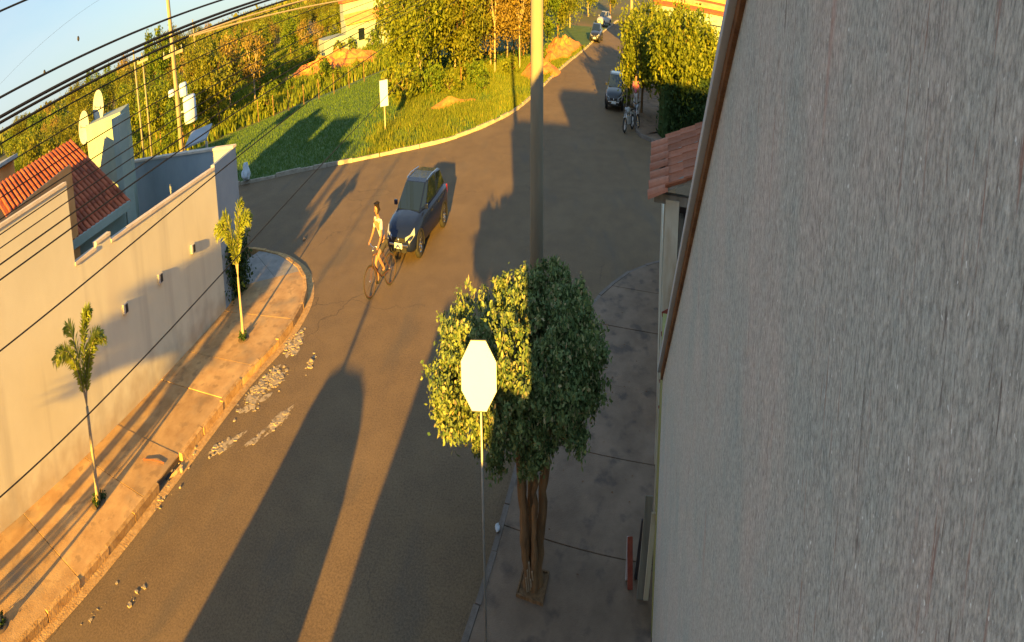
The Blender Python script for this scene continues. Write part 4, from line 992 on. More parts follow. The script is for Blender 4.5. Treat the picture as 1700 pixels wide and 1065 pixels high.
# far right block: trees, hedge
tree_proto('weeping', 4.9, (2.0, 2.0, 1.75), M['leaf_yellow'], M['bark'], 11000, 0.13, seed=31, trunk_h=1.8, clumps=60, crad=0.3, hang=0.35)
tree_proto('street_round', 4.3, (2.1, 2.1, 1.6), M['leaf_yellow'], M['bark'], 8000, 0.12, seed=32, trunk_h=1.9, clumps=44, crad=0.33, hang=0.15)
plant('weeping', 11.3, 35.2, 'tall weeping yellow-green tree above the dark hedge', 'trees on the far right corner', sc=(1, 1, 1))
plant('weeping', 13.9, 37.2, 'weeping tree right of the tallest one by the roof edge', 'trees on the far right corner', sc=(1.0, 1.0, 0.95))
plant('street_round', 9.7, 39.6, 'round street tree shading the parked motorcycles', 'trees on the far right corner', sc=(1.05, 1.05, 1.0))
plant('street_round', 12.6, 48, 'yellow street tree behind the round one by the pole', 'trees on the far right corner', sc=(1.1, 1.1, 1.05))
plant('green_round', 16.8, 47, 'green garden tree in front of the brick-striped house', 'trees on the far right corner', sc=(1, 1, .9))
he = empty('hedge', (0, 0, 0)); tag(he, 'dark clipped hedge on the corner beside the tiled gate roof', 'hedge')
r_ = np.random.default_rng(9); n = 16000
t = r_.random(n); base = np.stack([9.9 + 7.5*t, 34.0 + 2.2*t], 1)
C = np.stack([base[:, 0] + r_.uniform(-.2, .9, n), base[:, 1] + r_.uniform(-.9, .9, n), r_.uniform(0.1, 2.2, n) * (1 - .05*np.sin(9*t)) ], 1)
link_mesh('foliage', leaf_mesh('foliage', C, 0.10, M['leaf_hedge'], seed=5), he)
mb = MB(); mb.prism(ccw([(10.0, 33.6), (17.3, 35.7), (17.2, 36.6), (9.9, 34.6)]), 0, 1.85); mb.build('inner_mass', M['leaf_hedge'], he)

# far right house with tile courses
fh = empty('tiled_house', (0, 0, 0)); tag(fh, 'low house with orange tiled roof courses and cream fascia at the top right', 'house')
hx0, hx1, hy = 17.0, 34.0, 62.0
mb = MB(); mb.box(hx0, hx1, hy, hy+8, 0, 3.2); mb.build('wall', M['plaster_white'], fh)
mb = MB(); mb.box(hx0-.6, hx1+.6, hy-.62, hy-.3, 3.2, 3.85); mb.build('fascia', M['plaster_pale'], fh)
for k in range(9):
    mb = MB(); mb.add([(hx0-.7, hy-.8+k*.55, 3.9+k*.30), (hx1+.7, hy-.8+k*.55, 3.9+k*.30), (hx1+.7, hy-.1+k*.55, 4.16+k*.30), (hx0-.7, hy-.1+k*.55, 4.16+k*.30)], [(0,1,2,3)])
    o = mb.build('tile_course', M['plaster_orange'] if k % 2 else M['tile_red'], fh); sd = o.modifiers.new('t', 'SOLIDIFY'); sd.thickness = 0.1; sd.offset = 1
for k in range(4):
    mb = MB(); x = hx0 + 1.5 + k*4; mb.box(x, x+1.6, hy-.03, hy+.02, 1.0, 2.2); w_ = mb.build('window', M['glass_dark'], fh)
    mb = MB(); 
    for (a, b, c, d) in ((x-.08, x, .92, 2.28), (x+1.6, x+1.68, .92, 2.28), (x, x+1.6, 2.2, 2.28), (x, x+1.6, .92, 1.0)): mb.box(a, b, hy-.06, hy, c, d)
    mb.build('frame', M['plaster_pale'], w_)

# white far house in the field
wh = empty('white_house', (0, 0, 0)); tag(wh, 'white far house with a low wing and orange roof strip among the trees', 'house')
a = ground(575, 97); dist = 84; az0 = math.atan2(ray(575, 60).x, ray(575, 60).y); az1 = math.atan2(ray(655, 60).x, ray(655, 60).y); azl = math.atan2(ray(538, 60).x, ray(538, 60).y)
pa = Vector((math.sin(az0), math.cos(az0), 0))*dist; pb = Vector((math.sin(az1), math.cos(az1), 0))*dist*1.02; pl = Vector((math.sin(azl), math.cos(azl), 0))*dist*0.99
def house_box(mb, a, b, depth, z0, z1, back=0.0):
    d = (b-a).normalized(); n = Vector((-d.y, d.x, 0)); a2 = a + n*back; b2 = b + n*back
    mb.prism(ccw([(p.x, p.y) for p in (a2, b2, b2+n*depth, a2+n*depth)]), z0, z1)
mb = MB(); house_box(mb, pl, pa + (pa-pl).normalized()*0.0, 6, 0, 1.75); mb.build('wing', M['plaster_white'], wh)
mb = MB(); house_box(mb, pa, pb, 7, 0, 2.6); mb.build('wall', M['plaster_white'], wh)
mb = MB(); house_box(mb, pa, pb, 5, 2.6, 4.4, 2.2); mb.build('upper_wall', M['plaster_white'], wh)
mb = MB(); d = (pb-pa).normalized(); n_ = Vector((-d.y, d.x, 0)); mb.add([pa - n_*.3 + Vector((0,0,2.62)), pb - n_*.3 + Vector((0,0,2.62)), pb + n_*2.2 + Vector((0,0,3.4)), pa + n_*2.2 + Vector((0,0,3.4))], [(0,1,2,3)])
o = mb.build('roof', M['plaster_orange'], wh); sd = o.modifiers.new('t', 'SOLIDIFY'); sd.thickness = 0.12; sd.offset = 1
mb = MB(); house_box(mb, pa - d*.2, pb + d*.2, 5.6, 4.405, 4.6, 1.9); mb.build('roof_slab', M['tile_red'], wh)
for f in (0.25, 0.6):
    p = pa.lerp(pb, f); mb = MB(); mb.bar(p - n_*.03 + Vector((0, 0, 1.5)), p + d*1.1 - n_*.03 + Vector((0, 0, 1.5)), 0.05, 1.0); mb.build('window', M['glass_dark'], wh)

# ------------------------------------------------------------------ palms on the left pavement
def frond(mb, base, az, reach, rise, droop, nleaf, ll, r):
    pts = []
    for i in range(9):
        t = i/8; x = reach*(t**1.35); z = rise*math.sin(t*math.pi*0.60) - droop*t*t*t
        pts.append(Vector((base[0]+math.cos(az)*x, base[1]+math.sin(az)*x, base[2]+z)))
    mb.tube(pts, [0.016*(1-i/9)+.004 for i in range(9)], 4, 0)
    side = Vector((-math.sin(az), math.cos(az), 0))
    for k in range(nleaf):
        t = 0.12 + 0.86*k/nleaf; i = min(int(t*8), 7); p = pts[i].lerp(pts[i+1], t*8-i); d = (pts[i+1]-pts[i]).normalized()
        L = ll*(0.45+math.sin(t*math.pi)*0.75)
        for s in (-1, 1):
            roll = r.uniform(-1.1, 1.1); nv = side.cross(d).normalized(); v = ((side*math.cos(roll) + nv*math.sin(roll))*s*0.75 + d*0.6).normalized(); tip = p + v*L + Vector((0, 0, -0.10*L)); mid = p + v*L*0.5 + Vector((0, 0, 0.01))
            w = d*0.017
            mb.add([p - w*.6, mid - w, tip, mid + w, p + w*.6], [(0, 1, 2, 3, 4)], 1)
def palm(x, y, h, label, lean=(0, 0), seed=0, nf=10, reach=0.95, face=None):
    root = empty('palm_tree', (x, y, 0.11)); tag(root, label, 'palm tree', 'palms planted along the ochre pavement')
    mb = MB(); pts = [(lean[0]*t, lean[1]*t, h*t) for t in (0, .2, .4, .6, .8, 1)]
    mb.tube(pts, [.085, .06, .052, .048, .045, .04], 9); mb.build('trunk', M['palm_bark'], root)
    r = random.Random(seed)
    top = (lean[0], lean[1], h)
    for k in range(nf):
        mb = MB(); a = (2*math.pi*k/nf + r.uniform(-.25, .25)) if face is None else face + (math.pi if k % 2 else 0) + r.uniform(-.5, .5)
        inner = k % 3 == 0
        frond(mb, top, a, reach*(0.55 if inner else r.uniform(.85, 1.05)), (1.25 if inner else 1.1)*r.uniform(.85, 1.15), (0.0 if inner else .12)*r.uniform(.7, 1.3), 92, 0.20, r)
        mb.build('frond', [M['palm_bark'], M['leaf_palm']], root, recalc=False)
    tw = crown_points(260, (0, 0, 0.06), (0.2, 0.2, 0.10), 10, seed+50, 0.1, 0.7)
    tw[:, 2] = np.abs(tw[:, 2]); link_mesh('grass_tuft', leaf_mesh('grass_tuft', tw, 0.055, M['leaf_hedge'], 3, seed=seed), root)
    mb = MB(); mb.lathe([(0.001, 0.012), (0.22, 0.012), (0.24, 0.002)], 12); mb.build('soil', M['joint_dirt'], root)
    return root
palm(-11.57, 6.7, 1.5, 'nearer full palm with two-lobed crown against the cream wall', lean=(-0.10, 0.05), seed=1, face=R(60), nf=9, reach=.85)
palm(-11.1, 13.8, 1.2, 'farther palm by the wall corner and the curved kerb', lean=(-0.08, 0.05), seed=5, nf=9, face=R(45), reach=.85)
palm(-10.95, 3.0, 1.6, 'palm cut off by the lower left frame edge', lean=(-0.5, -0.3), seed=8, reach=.6)
for k, (yy, hh) in enumerate(((-0.8, 2.2), (-5.2, 2.2))): palm(-11.3, yy, hh, 'palm further down the pavement %s the street pole' % ('beyond' if k else 'before'), seed=20+k)
# bigger palms down the street whose shadows reach the wall
def big_palm(x, y, h, seed, label):
    root = empty('palm_tree', (x, y, 0.11)); tag(root, label, 'palm tree', 'tall palms down the street')
    mb = MB(); mb.tube([(0, 0, 0), (0.05, 0, h*.5), (0, 0, h)], [.08, .07, .06], 9); mb.build('trunk', M['palm_bark'], root); r = random.Random(seed)
    for k in range(12):
        mb = MB(); frond(mb, (0, 0, h), 2*math.pi*k/12+r.uniform(-.2, .2), 0.6*r.uniform(.7, 1.1), 1.1*r.uniform(.6, 1.2), .35, 44, 0.30, r); mb.build('frond', [M['palm_bark'], M['leaf_palm']], root, recalc=False)
big_palm(-11.75, -2.6, 3.7, 9, 'slender palm on the pavement opposite the camera house')
big_palm(-11.95, -9.0, 4.6, 3, 'tall palm on the pavement behind the camera near the street pole')
big_palm(-12.35, -3.6, 3.0, 12, 'low slender palm close to the wall opposite the camera house')
big_palm(-12.0, -6.0, 3.9, 4, 'medium palm on the pavement just outside the left frame edge')
# dark creeper on the wall corner
r_ = np.random.default_rng(2); n = 2600; zz = r_.random(n)**0.8
C = np.stack([-13.12 + 0.14*r_.normal(size=n), 16.3 + 0.35*r_.normal(size=n), 0.1 + zz*1.25], 1)
cr = empty('creeper', (0, 0, 0)); tag(cr, 'dark green creeper growing at the foot of the wall corner', 'plant')
link_mesh('foliage', leaf_mesh('foliage', C, 0.07, M['leaf_hedge'], seed=8), cr)
mb = MB(); mb.tube([(-13.0, 16.2, 0.1), (-13.05, 16.3, 0.8), (-13.1, 16.35, 1.2)], 0.02, 5); mb.tube([(-13.0, 16.4, 0.1), (-13.1, 16.6, 0.9)], 0.015, 5); mb.build('stem', M['bark'], cr)

# ------------------------------------------------------------------ pavement tree on the right
tr = empty('pavement_tree', (0.0, 8.13, 0.11)); tag(tr, 'clipped dense tree on the shaded pavement, its left half in sun', 'tree')
C = []
rr = np.random.default_rng(77)
lobes = [((-0.25, 0.35, 2.30), (1.55, 1.20, 0.60), 32000), ((-1.42, 0.15, 2.20), (0.55, 0.85, 0.52), 15000), ((0.92, 0.45, 2.32), (0.60, 0.90, 0.58), 17000), ((-0.2, -0.45, 2.05), (1.35, 0.50, 0.40), 13000),
         ((-0.50, 1.15, 2.55), (0.75, 0.6, 0.34), 6000), ((0.42, 1.15, 2.60), (0.75, 0.6, 0.36), 6000)]
for i, (c, rd, n) in enumerate(lobes):
    C.append(crown_points(n, c, rd, 90, 100+i, 0.55, 0.24))
# twigs poking out
for k in range(70):
    a = rr.uniform(0, 6.28); e = rr.uniform(-.2, 1.2); d = np.array([math.cos(a)*math.cos(e)*1.75, math.sin(a)*math.cos(e)*1.35, math.sin(e)*0.7]); p = np.array([-.28, .35, 2.25]) + d*rr.uniform(.88, 1.02)
    t = rr.random((40, 1)); C.append(p + d*t*0.16 + rr.normal(size=(40, 3))*0.03)
C = np.concatenate(C)
link_mesh('crown', leaf_mesh('crown', C, 0.036, M['leaf_near'], 2.0, seed=41), tr)
for k, (dx, dy, tx, ty, r0, tz) in enumerate(((-0.13, 0, -0.34, 0.05, .105, 1.9), (0.11, 0.04, 0.36, 0.15, .105, 2.0), (-0.01, 0.12, -0.05, 0.45, .09, 2.0), (0.03, -0.09, 0.04, -0.15, .075, 1.8))):
    mb = MB(); pts = []; rs = []
    for q in range(19):
        t = q/18; w = t**1.25
        pts.append((dx*.62*(1-w) + tx*w + rr.normal()*.014, dy*(1-w) + ty*w + rr.normal()*.014, -.12 + t*(tz+.12))); rs.append(r0*(1.35 if q < 2 else 1.12 if q == 2 else 1.0)*(1 - .38*t)*rr.uniform(.84, 1.18))
    mb.tube(pts, rs, 11)
    mb.v = [(x + rr.normal()*.006, y + rr.normal()*.006, z) for x, y, z in mb.v]
    mb.build('trunk', M['bark'], tr)
mb = MB()
for k in range(14):
    a = 2*math.pi*k/14 + rr.uniform(-.2, .2); q = rr.uniform(.5, 1.1); s0 = (math.cos(a)*.25, math.sin(a)*.2, 1.6)
    mb.tube([s0, (-.15+math.cos(a)*.7*q, .3+math.sin(a)*.6*q, 2.0), (-.25+math.cos(a)*1.2*q, .35+math.sin(a)*.9*q, 2.3)], [.045, .03, .01], 5)
mb.build('branch', M['bark'], tr)
pit = empty('tree_pit', (0.0, 8.13, 0)); pit.rotation_euler.z = -R(16); pit.scale = (.66, .66, 1)
tag(pit, 'square brown earth pit around the foot of the pavement tree', 'tree pit')
mb = MB(); mb.box(-.38, .38, -.38, .38, .105, .128); mb.build('soil', M['bark'], pit)
mb = MB()
for (a, b, c, d) in ((-.43, .43, -.43, -.385), (-.43, .43, .385, .43), (-.43, -.385, -.385, .385), (.385, .43, -.385, .385)): mb.box(a, b, c, d, .10, .145)
mb.build('rim', M['bark'], pit)
mb = MB(); 
for k in range(5): mb.tube([(-.12+.05*k, -.25+.03*k, .12), (-.16+.05*k, -.27, .3+.1*(k % 3))], .022, 5)
mb.build('root_shoot', M['bark_pale'], pit)

# ------------------------------------------------------------------ octagonal sign seen from behind
sg = empty('road_sign', (-0.935, 7.14, 0.10)); tag(sg, 'plain white octagonal sign back on a thin steel post before the tree', 'road sign')
mb = MB(); vs = []; rad_ = 0.305 / math.cos(math.pi/8)
for y in (-0.003, 0.0): 
    for k in range(8):
        a = math.pi/8 + k*math.pi/4; vs.append((rad_*math.cos(a), y, 2.73 + rad_*math.sin(a)))
mb.add(vs, [tuple(range(7, -1, -1)), tuple(range(8, 16))] + [(k, (k+1) % 8, 8+(k+1) % 8, 8+k) for k in range(8)]); mb.build('plate', M['sign_back'], sg)
mb = MB(); vs = []
for (q, y) in ((rad_*1.0, -0.006), (rad_*1.025, -0.006), (rad_*1.025, 0.006), (rad_*1.0, 0.006)):
    for k in range(8):
        a = math.pi/8 + k*math.pi/4; vs.append((q*math.cos(a), y, 2.73 + q*math.sin(a)))
fs = []
for j in range(3):
    for k in range(8): fs.append((j*8+k, j*8+(k+1) % 8, (j+1)*8+(k+1) % 8, (j+1)*8+k))
mb.add(vs, fs); mb.build('rim', M['dark_edge'], sg)
mb = MB(); mb.tube([(0.055, 0.03, -0.3), (0.035, 0.03, 1.4), (0.02, 0.03, 3.0)], 0.021, 8); mb.build('post', M['steel_grey'], sg)

# blank roadside board on the lawn
bd = empty('signboard', (-12.15, 35.6, 0.09)); bd.rotation_euler.z = R(18); tag(bd, 'blank white board on a brown post at the lawn edge', 'signboard')
mb = MB(); mb.box(-.33, .33, -.03, .0, 0.98, 1.98); mb.build('panel', M['sign_back'], bd)
mb = MB(); mb.box(-.35, .35, -.045, .01, 1.981, 2.02); mb.box(-.35, -.331, -.045, .01, .96, 1.98); mb.build('frame', M['dark_edge'], bd)
mb = MB(); mb.box(-.05, .05, .012, .10, -.1, 1.9); mb.build('post', M['bark_pale'], bd)

# ------------------------------------------------------------------ cars
def wheel_meshes(r=0.29, w=0.19):
    t = MB(); t.lathe([(r*.62, -w/2), (r*.93, -w/2), (r, -w/2+.03), (r, w/2-.03), (r*.93, w/2), (r*.62, w/2)], 24, axis='y'); tm = t.mesh('tyre', M['rubber'])
    q = MB(); q.lathe([(0.001, w/2-.045), (r*.2, w/2-.03), (r*.3, w/2-.06), (r*.55, w/2-.05), (r*.62, w/2-.005), (r*.62, -w/2)], 20, axis='y')
    for k in range(6):
        a = k*math.pi/3; q.bar((math.cos(a)*r*.15, w/2-.035, math.sin(a)*r*.15), (math.cos(a)*r*.58, w/2-.03, math.sin(a)*r*.58), .05, .02)
    return tm, q.mesh('rim', M['chrome'])
WHEEL = wheel_meshes()
def car(x, y, heading, label, paint, name='car', detail=True, group=None, L=3.75, W_=1.62, H_=1.42):
    """x forward; heading = angle of forward axis from +X"""
    root = empty(name, (x, y, 0), heading); tag(root, label, 'car', group)
    hw = W_/2; hl = L/2
    st = [  # x, half width, z bottom, z belt
        (-hl, hw*.80, .42, .78), (-hl+.04, hw*.88, .30, .92), (-hl+.22, hw*.97, .22, .98), (-hl*.55, hw, .20, .97), (0, hw, .20, .93), (hl*.42, hw, .20, .91),
        (hl*.62, hw*.99, .20, .86), (hl*.82, hw*.95, .21, .77), (hl-.14, hw*.86, .24, .66), (hl-.03, hw*.74, .28, .56), (hl, hw*.66, .34, .50)]
    mb = MB(); vs = []; fs = []; n = None
    for (px, w, zb, zt) in st:
        h = zt - zb
        half = [(0, zb), (w*.82, zb), (w*.97, zb+h*.12), (w, zb+h*.40), (w*.99, zb+h*.62), (w*.955, zb+h*.84), (w*.89, zb+h*.965), (w*.72, zt+.004), (w*.4, zt+.022), (0, zt+.03)]
        ring = [(px, a, b) for a, b in half] + [(px, -a, b) for a, b in half[-2:0:-1]]
        n = len(ring); vs += ring
    for i in range(len(st) - 1):
        for k in range(n): fs.append((i*n+k, i*n+(k+1) % n, (i+1)*n+(k+1) % n, (i+1)*n+k))
    fs += [tuple(range(n)), tuple(range((len(st)-1)*n + n-1, (len(st)-1)*n-1, -1))]
    mb.add(vs, fs, 0, True); mb.build('body', paint, root)
    # cabin: pillars and roof
    bw = hw*.90; rw_ = hw*.70; zb = .93; zr = H_
    base = [(hl*.50, bw*.86), (hl*.28, bw), (-hl*.30, bw), (-hl*.90, bw*.88)]
    roof = [(hl*.06, rw_*.93), (-hl*.05, rw_), (-hl*.42, rw_), (-hl*.76, rw_*.9)]
    zr_ = [zr-.05, zr-.01, zr, zr-.06]; zb_ = [.90, .93, .955, .97]
    mb = MB(); V = []
    for (a, b), z in zip(base, zb_): V += [(a, b, z), (a, -b, z)]
    for (a, b), z in zip(roof, zr_): V += [(a, b, z), (a, -b, z)]
    B = lambda i, s: 2*i + s; T = lambda i, s: 8 + 2*i + s
    F = [(T(0,0), T(0,1), T(1,1), T(1,0)), (T(1,0), T(1,1), T(2,1), T(2,0)), (T(2,0), T(2,1), T(3,1), T(3,0)), (B(0,0), B(0,1), T(0,1), T(0,0)), (B(3,1), B(3,0), T(3,0), T(3,1))]
    for s in (0, 1):
        for i in range(3): F.append((B(i,s), T(i,s), T(i+1,s), B(i+1,s)))
    mb.add(V, F, 0, False); mb.build('cabin', paint, root, bevel=0.03)
    def pane(name, quad, inset=.1, out=.012, m='glass_dark'):
        q = [Vector(p) for p in quad]; c = sum(q, Vector())/4; nrm = (q[1]-q[0]).cross(q[3]-q[0]).normalized()
        if nrm.dot(c - Vector((-.1, 0, 1.0))) < 0: nrm = -nrm
        q = [p.lerp(c, inset) + nrm*out for p in q]; mb = MB(); mb.add(q + [p - nrm*.02 for p in q], [(0,1,2,3), (4,7,6,5), (0,4,5,1), (1,5,6,2), (2,6,7,3), (3,7,4,0)]); return mb.build(name, M[m], root)
    pane('windscreen', [V[B(0,0)], V[B(0,1)], V[T(0,1)], V[T(0,0)]], .07)
    pane('rear_window', [V[B(3,0)], V[B(3,1)], V[T(3,1)], V[T(3,0)]], .14)
    for s in (0, 1):
        pane('side_window', [V[B(1,s)], V[T(1,s)], V[T(2,s)], V[B(2,s)]], .09)
        pane('side_window', [V[B(2,s)], V[T(2,s)], V[T(3,s)], V[B(3,s)]], .16)
        pane('side_window', [V[B(0,s)], V[T(0,s)], V[T(1,s)], V[B(1,s)]], .2)
    tm, rm = WHEEL
    for wx in (hl*.66, -hl*.66):
        for s in (1, -1):
            w = empty('wheel', (wx, s*(hw-.085), .29)); w.parent = root
            if s < 0: w.rotation_euler.z = math.pi
            link_mesh('tyre', tm, w); link_mesh('rim', rm, w)
            mb = MB(); nn = 14; V2 = []
            for q, rr_ in ((0, .345), (1, .30)):
                for k in range(nn + 1):
                    a = math.pi*k/nn*1.16 - .25; V2.append((wx + rr_*math.cos(a), s*(hw+.004), .30 + rr_*math.sin(a)))
            mb.add(V2, [(k, k+1, nn+2+k, nn+1+k) for k in range(nn)])
            o = mb.build('wheel_arch', M['black_plastic'], root); sd = o.modifiers.new('t', 'SOLIDIFY'); sd.thickness = .05; sd.offset = 0
    for s in (1, -1):
        lm_ = 'lamp_glass'
        mb = MB(); q = [(hl-.30, s*hw*.87, .74), (hl-.06, s*hw*.74, .64), (hl+.012, s*hw*.46, .58), (hl+.0, s*hw*.44, .47), (hl-.02, s*hw*.76, .49), (hl-.24, s*hw*.93, .60)]
        q2 = [(a-.07, b*.96, c) for a, b, c in q]
        mb.add(q + q2, [tuple(range(6)), tuple(range(11, 5, -1))] + [(k, (k+1) % 6, 6+(k+1) % 6, 6+k) for k in range(6)]); mb.build('headlight', M[lm_], root, bevel=.008)
        mb = MB(); mb.box(-hl-.012, -hl+.10, s*hw*.62, s*hw*.86, .66, .90) if s > 0 else mb.box(-hl-.012, -hl+.10, -hw*.86, -hw*.62, .66, .90); mb.build('tail_light', M['lamp_red'], root, bevel=.01)
        mb = MB(); y0, y1 = sorted((s*(hw*.94), s*(hw*.94+.17))); mb.box(hl*.33, hl*.33+.09, y0, y1, .93, 1.05); mb.build('mirror', paint, root, bevel=.02)
        mb = MB(); y0, y1 = sorted((s*(hw+.002), s*(hw+.02))); mb.box(-hl*.02, hl*.0+.1, y0, y1, .74, .77); mb.build('door_handle', M['black_plastic'], root); mb = MB(); mb.box(-hl*.40, -hl*.36+.06, y0, y1, .76, .79); mb.build('door_handle', M['black_plastic'], root)
    mb = MB(); mb.box(hl-.03, hl+.02, -hw*.40, hw*.40, .47, .56); mb.build('grille', M['black_plastic'], root)
    mb = MB(); mb.box(hl-.05, hl+.012, -hw*.52, hw*.52, .25, .36); mb.build('lower_grille', M['black_plastic'], root)
    mb = MB(); mb.box(hl-.01, hl+.028, -hw*.60, hw*.60, .375, .43); mb.build('bumper_strip', M['chrome'], root, bevel=.01)
    mb = MB(); mb.box(hl+.02, hl+.04, -.2, .2, .33, .45); mb.build('number_plate', M['plate_grey'], root)
    mb = MB(); mb.lathe([(.001, 0), (.045, 0), (.045, .012), (.001, .015)], 12, (hl+.02, 0, .515), axis='x'); mb.build('badge', M['chrome'], root)
    for s in (1, -1):
        mb = MB(); mb.tube([(hl*.02, s*rw_*.97, zr-.015), (-hl*.2, s*rw_*1.0, zr+.03), (-hl*.6, s*rw_*.95, zr-.0)], .015, 5); mb.build('roof_rail', M['chrome'], root)
    return root
car(-5.62, 20.95, R(270-15), 'dark blue hatchback driving towards the camera behind the cyclist', M['car_blue'], L=3.8)
car(7.75, 41.8, R(270-17), 'black car parked at the right kerb near the motorcycles', M['car_black'])
car(10.6, 76.5, R(270-18), 'small dark car far up the street bend', M['car_black'])
car(15.0, 97, R(270-40), 'pale car farthest up the street under the trees', M['car_white'])

# unseen van added behind the camera to cast the dark band up the road
van = empty('shadow_van', (-5.22, -2.4, 0)); tag(van, 'unseen white van added behind the camera for its shadow up the road', 'van')
mb = MB(); pr = [(-1.05, .35), (1.0, .35), (1.06, .8), (1.03, 1.8), (.85, 2.2), (.6, 2.42), (.25, 2.55), (-.5, 2.58), (-.85, 2.5), (-1.05, 2.25), (-1.1, 1.0)]
mb.add([(a, -2.4, b) for a, b in pr] + [(a, 2.2, b) for a, b in pr], [tuple(range(11)), tuple(range(21, 10, -1))] + [(k, (k+1) % 11, 11+(k+1) % 11, 11+k) for k in range(11)]); mb.build('body', M['car_white'], van)
mb = MB(); mb.box(-.9, .9, 2.2, 3.1, .4, 1.15); mb.build('bonnet', M['car_white'], van, bevel=.08)
mb = MB(); mb.add([(-.9, 2.9, 1.15), (.9, 2.9, 1.15), (.82, 2.22, 2.0), (-.82, 2.22, 2.0)], [(0,1,2,3)]); o = mb.build('windscreen', M['glass_dark'], van); sd = o.modifiers.new('t', 'SOLIDIFY'); sd.thickness = .03
for wy in (-1.5, 2.3):
    for s in (1, -1):
        w = empty('wheel', (s*.9, wy, .29), R(90) if s < 0 else R(-90)); w.parent = van; link_mesh('tyre', WHEEL[0], w); link_mesh('rim', WHEEL[1], w)
mb = MB(); mb.tube([(-.30, 0, 2.5), (-.30, 0, 3.62)], .075, 6); mb.build('aerial', M['steel_grey'], van)  # aerial lengthened and thickened to cast the thin shadow line

# ------------------------------------------------------------------ people
def skin_body(name, joints, edges, m, parent, levels=2, root_i=0):
    """joints: {name: (x,y,z,r)}"""
    names = list(joints); me = bpy.data.meshes.new(name); me.from_pydata([joints[k][:3] for k in names], [(names.index(a), names.index(b)) for a, b in edges], [])
    o = bpy.data.objects.new(name, me); COL.objects.link(o)
    sm_ = o.modifiers.new('skin', 'SKIN'); sm_.use_smooth_shade = True
    lay = me.skin_vertices[0].data
    for i, k in enumerate(names):
        rr_ = joints[k][3]; lay[i].radius = rr_ if isinstance(rr_, tuple) else (rr_, rr_); lay[i].use_root = (i == root_i)
    ss = o.modifiers.new('sub', 'SUBSURF'); ss.levels = levels; ss.render_levels = levels
    dg = bpy.context.evaluated_depsgraph_get(); m2 = bpy.data.meshes.new_from_object(o.evaluated_get(dg)); m2.name = name
    bpy.data.objects.remove(o); m2.materials.clear(); m2.materials.append(m)
    return link_mesh(name, m2, parent)
def person(root, J, top_m, leg_m, arm_cover=0.4, shoe=True, bare_legs=True):
    """J: joints in local space. builds one skin body, then shirt and shorts over it"""
    r = {'pelvis': .105, 'spine': .10, 'chest': (.135, .10), 'neck': .05, 'head0': .07, 'head1': .088, 'head2': .07}
    for s in 'lr': r.update({s+'sh': .064, s+'el': .044, s+'wr': .031, s+'ha': .037, s+'hip': .10, s+'kn': .064, s+'an': .042, s+'to': .033})
    JJ = {k: (*J[k], r[k]) for k in r}
    # fingers and thumb
    E = [('pelvis','spine'), ('spine','chest'), ('chest','neck'), ('neck','head0'), ('head0','head1'), ('head1','head2')]
    for s in 'lr':
        E += [('chest', s+'sh'), (s+'sh', s+'el'), (s+'el', s+'wr'), (s+'wr', s+'ha'), ('pelvis', s+'hip'), (s+'hip', s+'kn'), (s+'kn', s+'an'), (s+'an', s+'to')]
    skin_body('body', JJ, E, M['skin'], root)
    for s in 'lr':
        w = Vector(J[s+'wr']); h = Vector(J[s+'ha']); d = (h - w).normalized(); sd = d.cross(Vector((0, 0, 1))).normalized()
        mb = MB()
        for k, ln in enumerate((.055, .07, .075, .065)):
            b = h + sd*(k-1.5)*.02; mb.tube([b, b + d*ln*.6, b + d*ln*.9 + Vector((0, 0, -ln*.5))], [.0095, .009, .007], 5)
        mb.tube([w.lerp(h, .5) - sd*.03, h - sd*.055 + d*.01, h - sd*.05 + d*.04], [.011, .010, .008], 5); mb.build('fingers', M['skin'], root)
    SH = {'a': (*J['pelvis'], .118), 'b': (*J['spine'], .118), 'c': (*J['chest'], (.155, .115)), 'd': (*Vector(J['chest']).lerp(Vector(J['neck']), .55), .075)}
    Es = [('a','b'), ('b','c'), ('c','d')]
    for s in 'lr':
        SH[s+'1'] = (*J[s+'sh'], .072); SH[s+'2'] = (*Vector(J[s+'sh']).lerp(Vector(J[s+'el']), .75), .058); Es += [('c', s+'1'), (s+'1', s+'2')]
    skin_body('shirt', SH, Es, top_m, root)
    SP = {'a': (*J['pelvis'], .125)}; Es = []
    for s in 'lr':
        q = .85 if bare_legs else 1.9
        SP[s+'1'] = (*J[s+'hip'], .108); 
        if bare_legs: SP[s+'2'] = (*Vector(J[s+'hip']).lerp(Vector(J[s+'kn']), .8), .085); Es += [('a', s+'1'), (s+'1', s+'2')]
        else:
            SP[s+'2'] = (*J[s+'kn'], .075); SP[s+'3'] = (*Vector(J[s+'kn']).lerp(Vector(J[s+'an']), .93), .058); Es += [('a', s+'1'), (s+'1', s+'2'), (s+'2', s+'3')]
    skin_body('trousers' if not bare_legs else 'shorts', SP, Es, leg_m, root)
    # hair cap, eyes, nose
    h1 = Vector(J['head1']); h2 = Vector(J['head2']); n0 = Vector(J['neck']); f = Vector(J['face']).normalized()
    skin_body('hair', {'a': (*(h1 - f*.035 + Vector((0, 0, .015))), .092), 'b': (*(h2 - f*.02 + Vector((0, 0, .01))), .078), 'c': (*(h1 - f*.06 - Vector((0, 0, .06))), .06)}, [('a','b'), ('a','c')], M['hair'], root, 2)
    sd = f.cross(Vector((0, 0, 1))).normalized()
    for s in (-1, 1): mb = MB(); mb.lathe([(.001, -.008), (.009, -.004), (.009, .004), (.001, .008)], 6, tuple(h1 + f*.078 + sd*s*.03)); mb.build('eye', M['dark_edge'], root)
    mb = MB(); b = h1 + f*.078 + Vector((0, 0, -.02)); mb.tube([b + Vector((0, 0, .025)), b + f*.025 - Vector((0, 0, .01))], [.009, .014], 5); mb.build('nose', M['skin'], root)
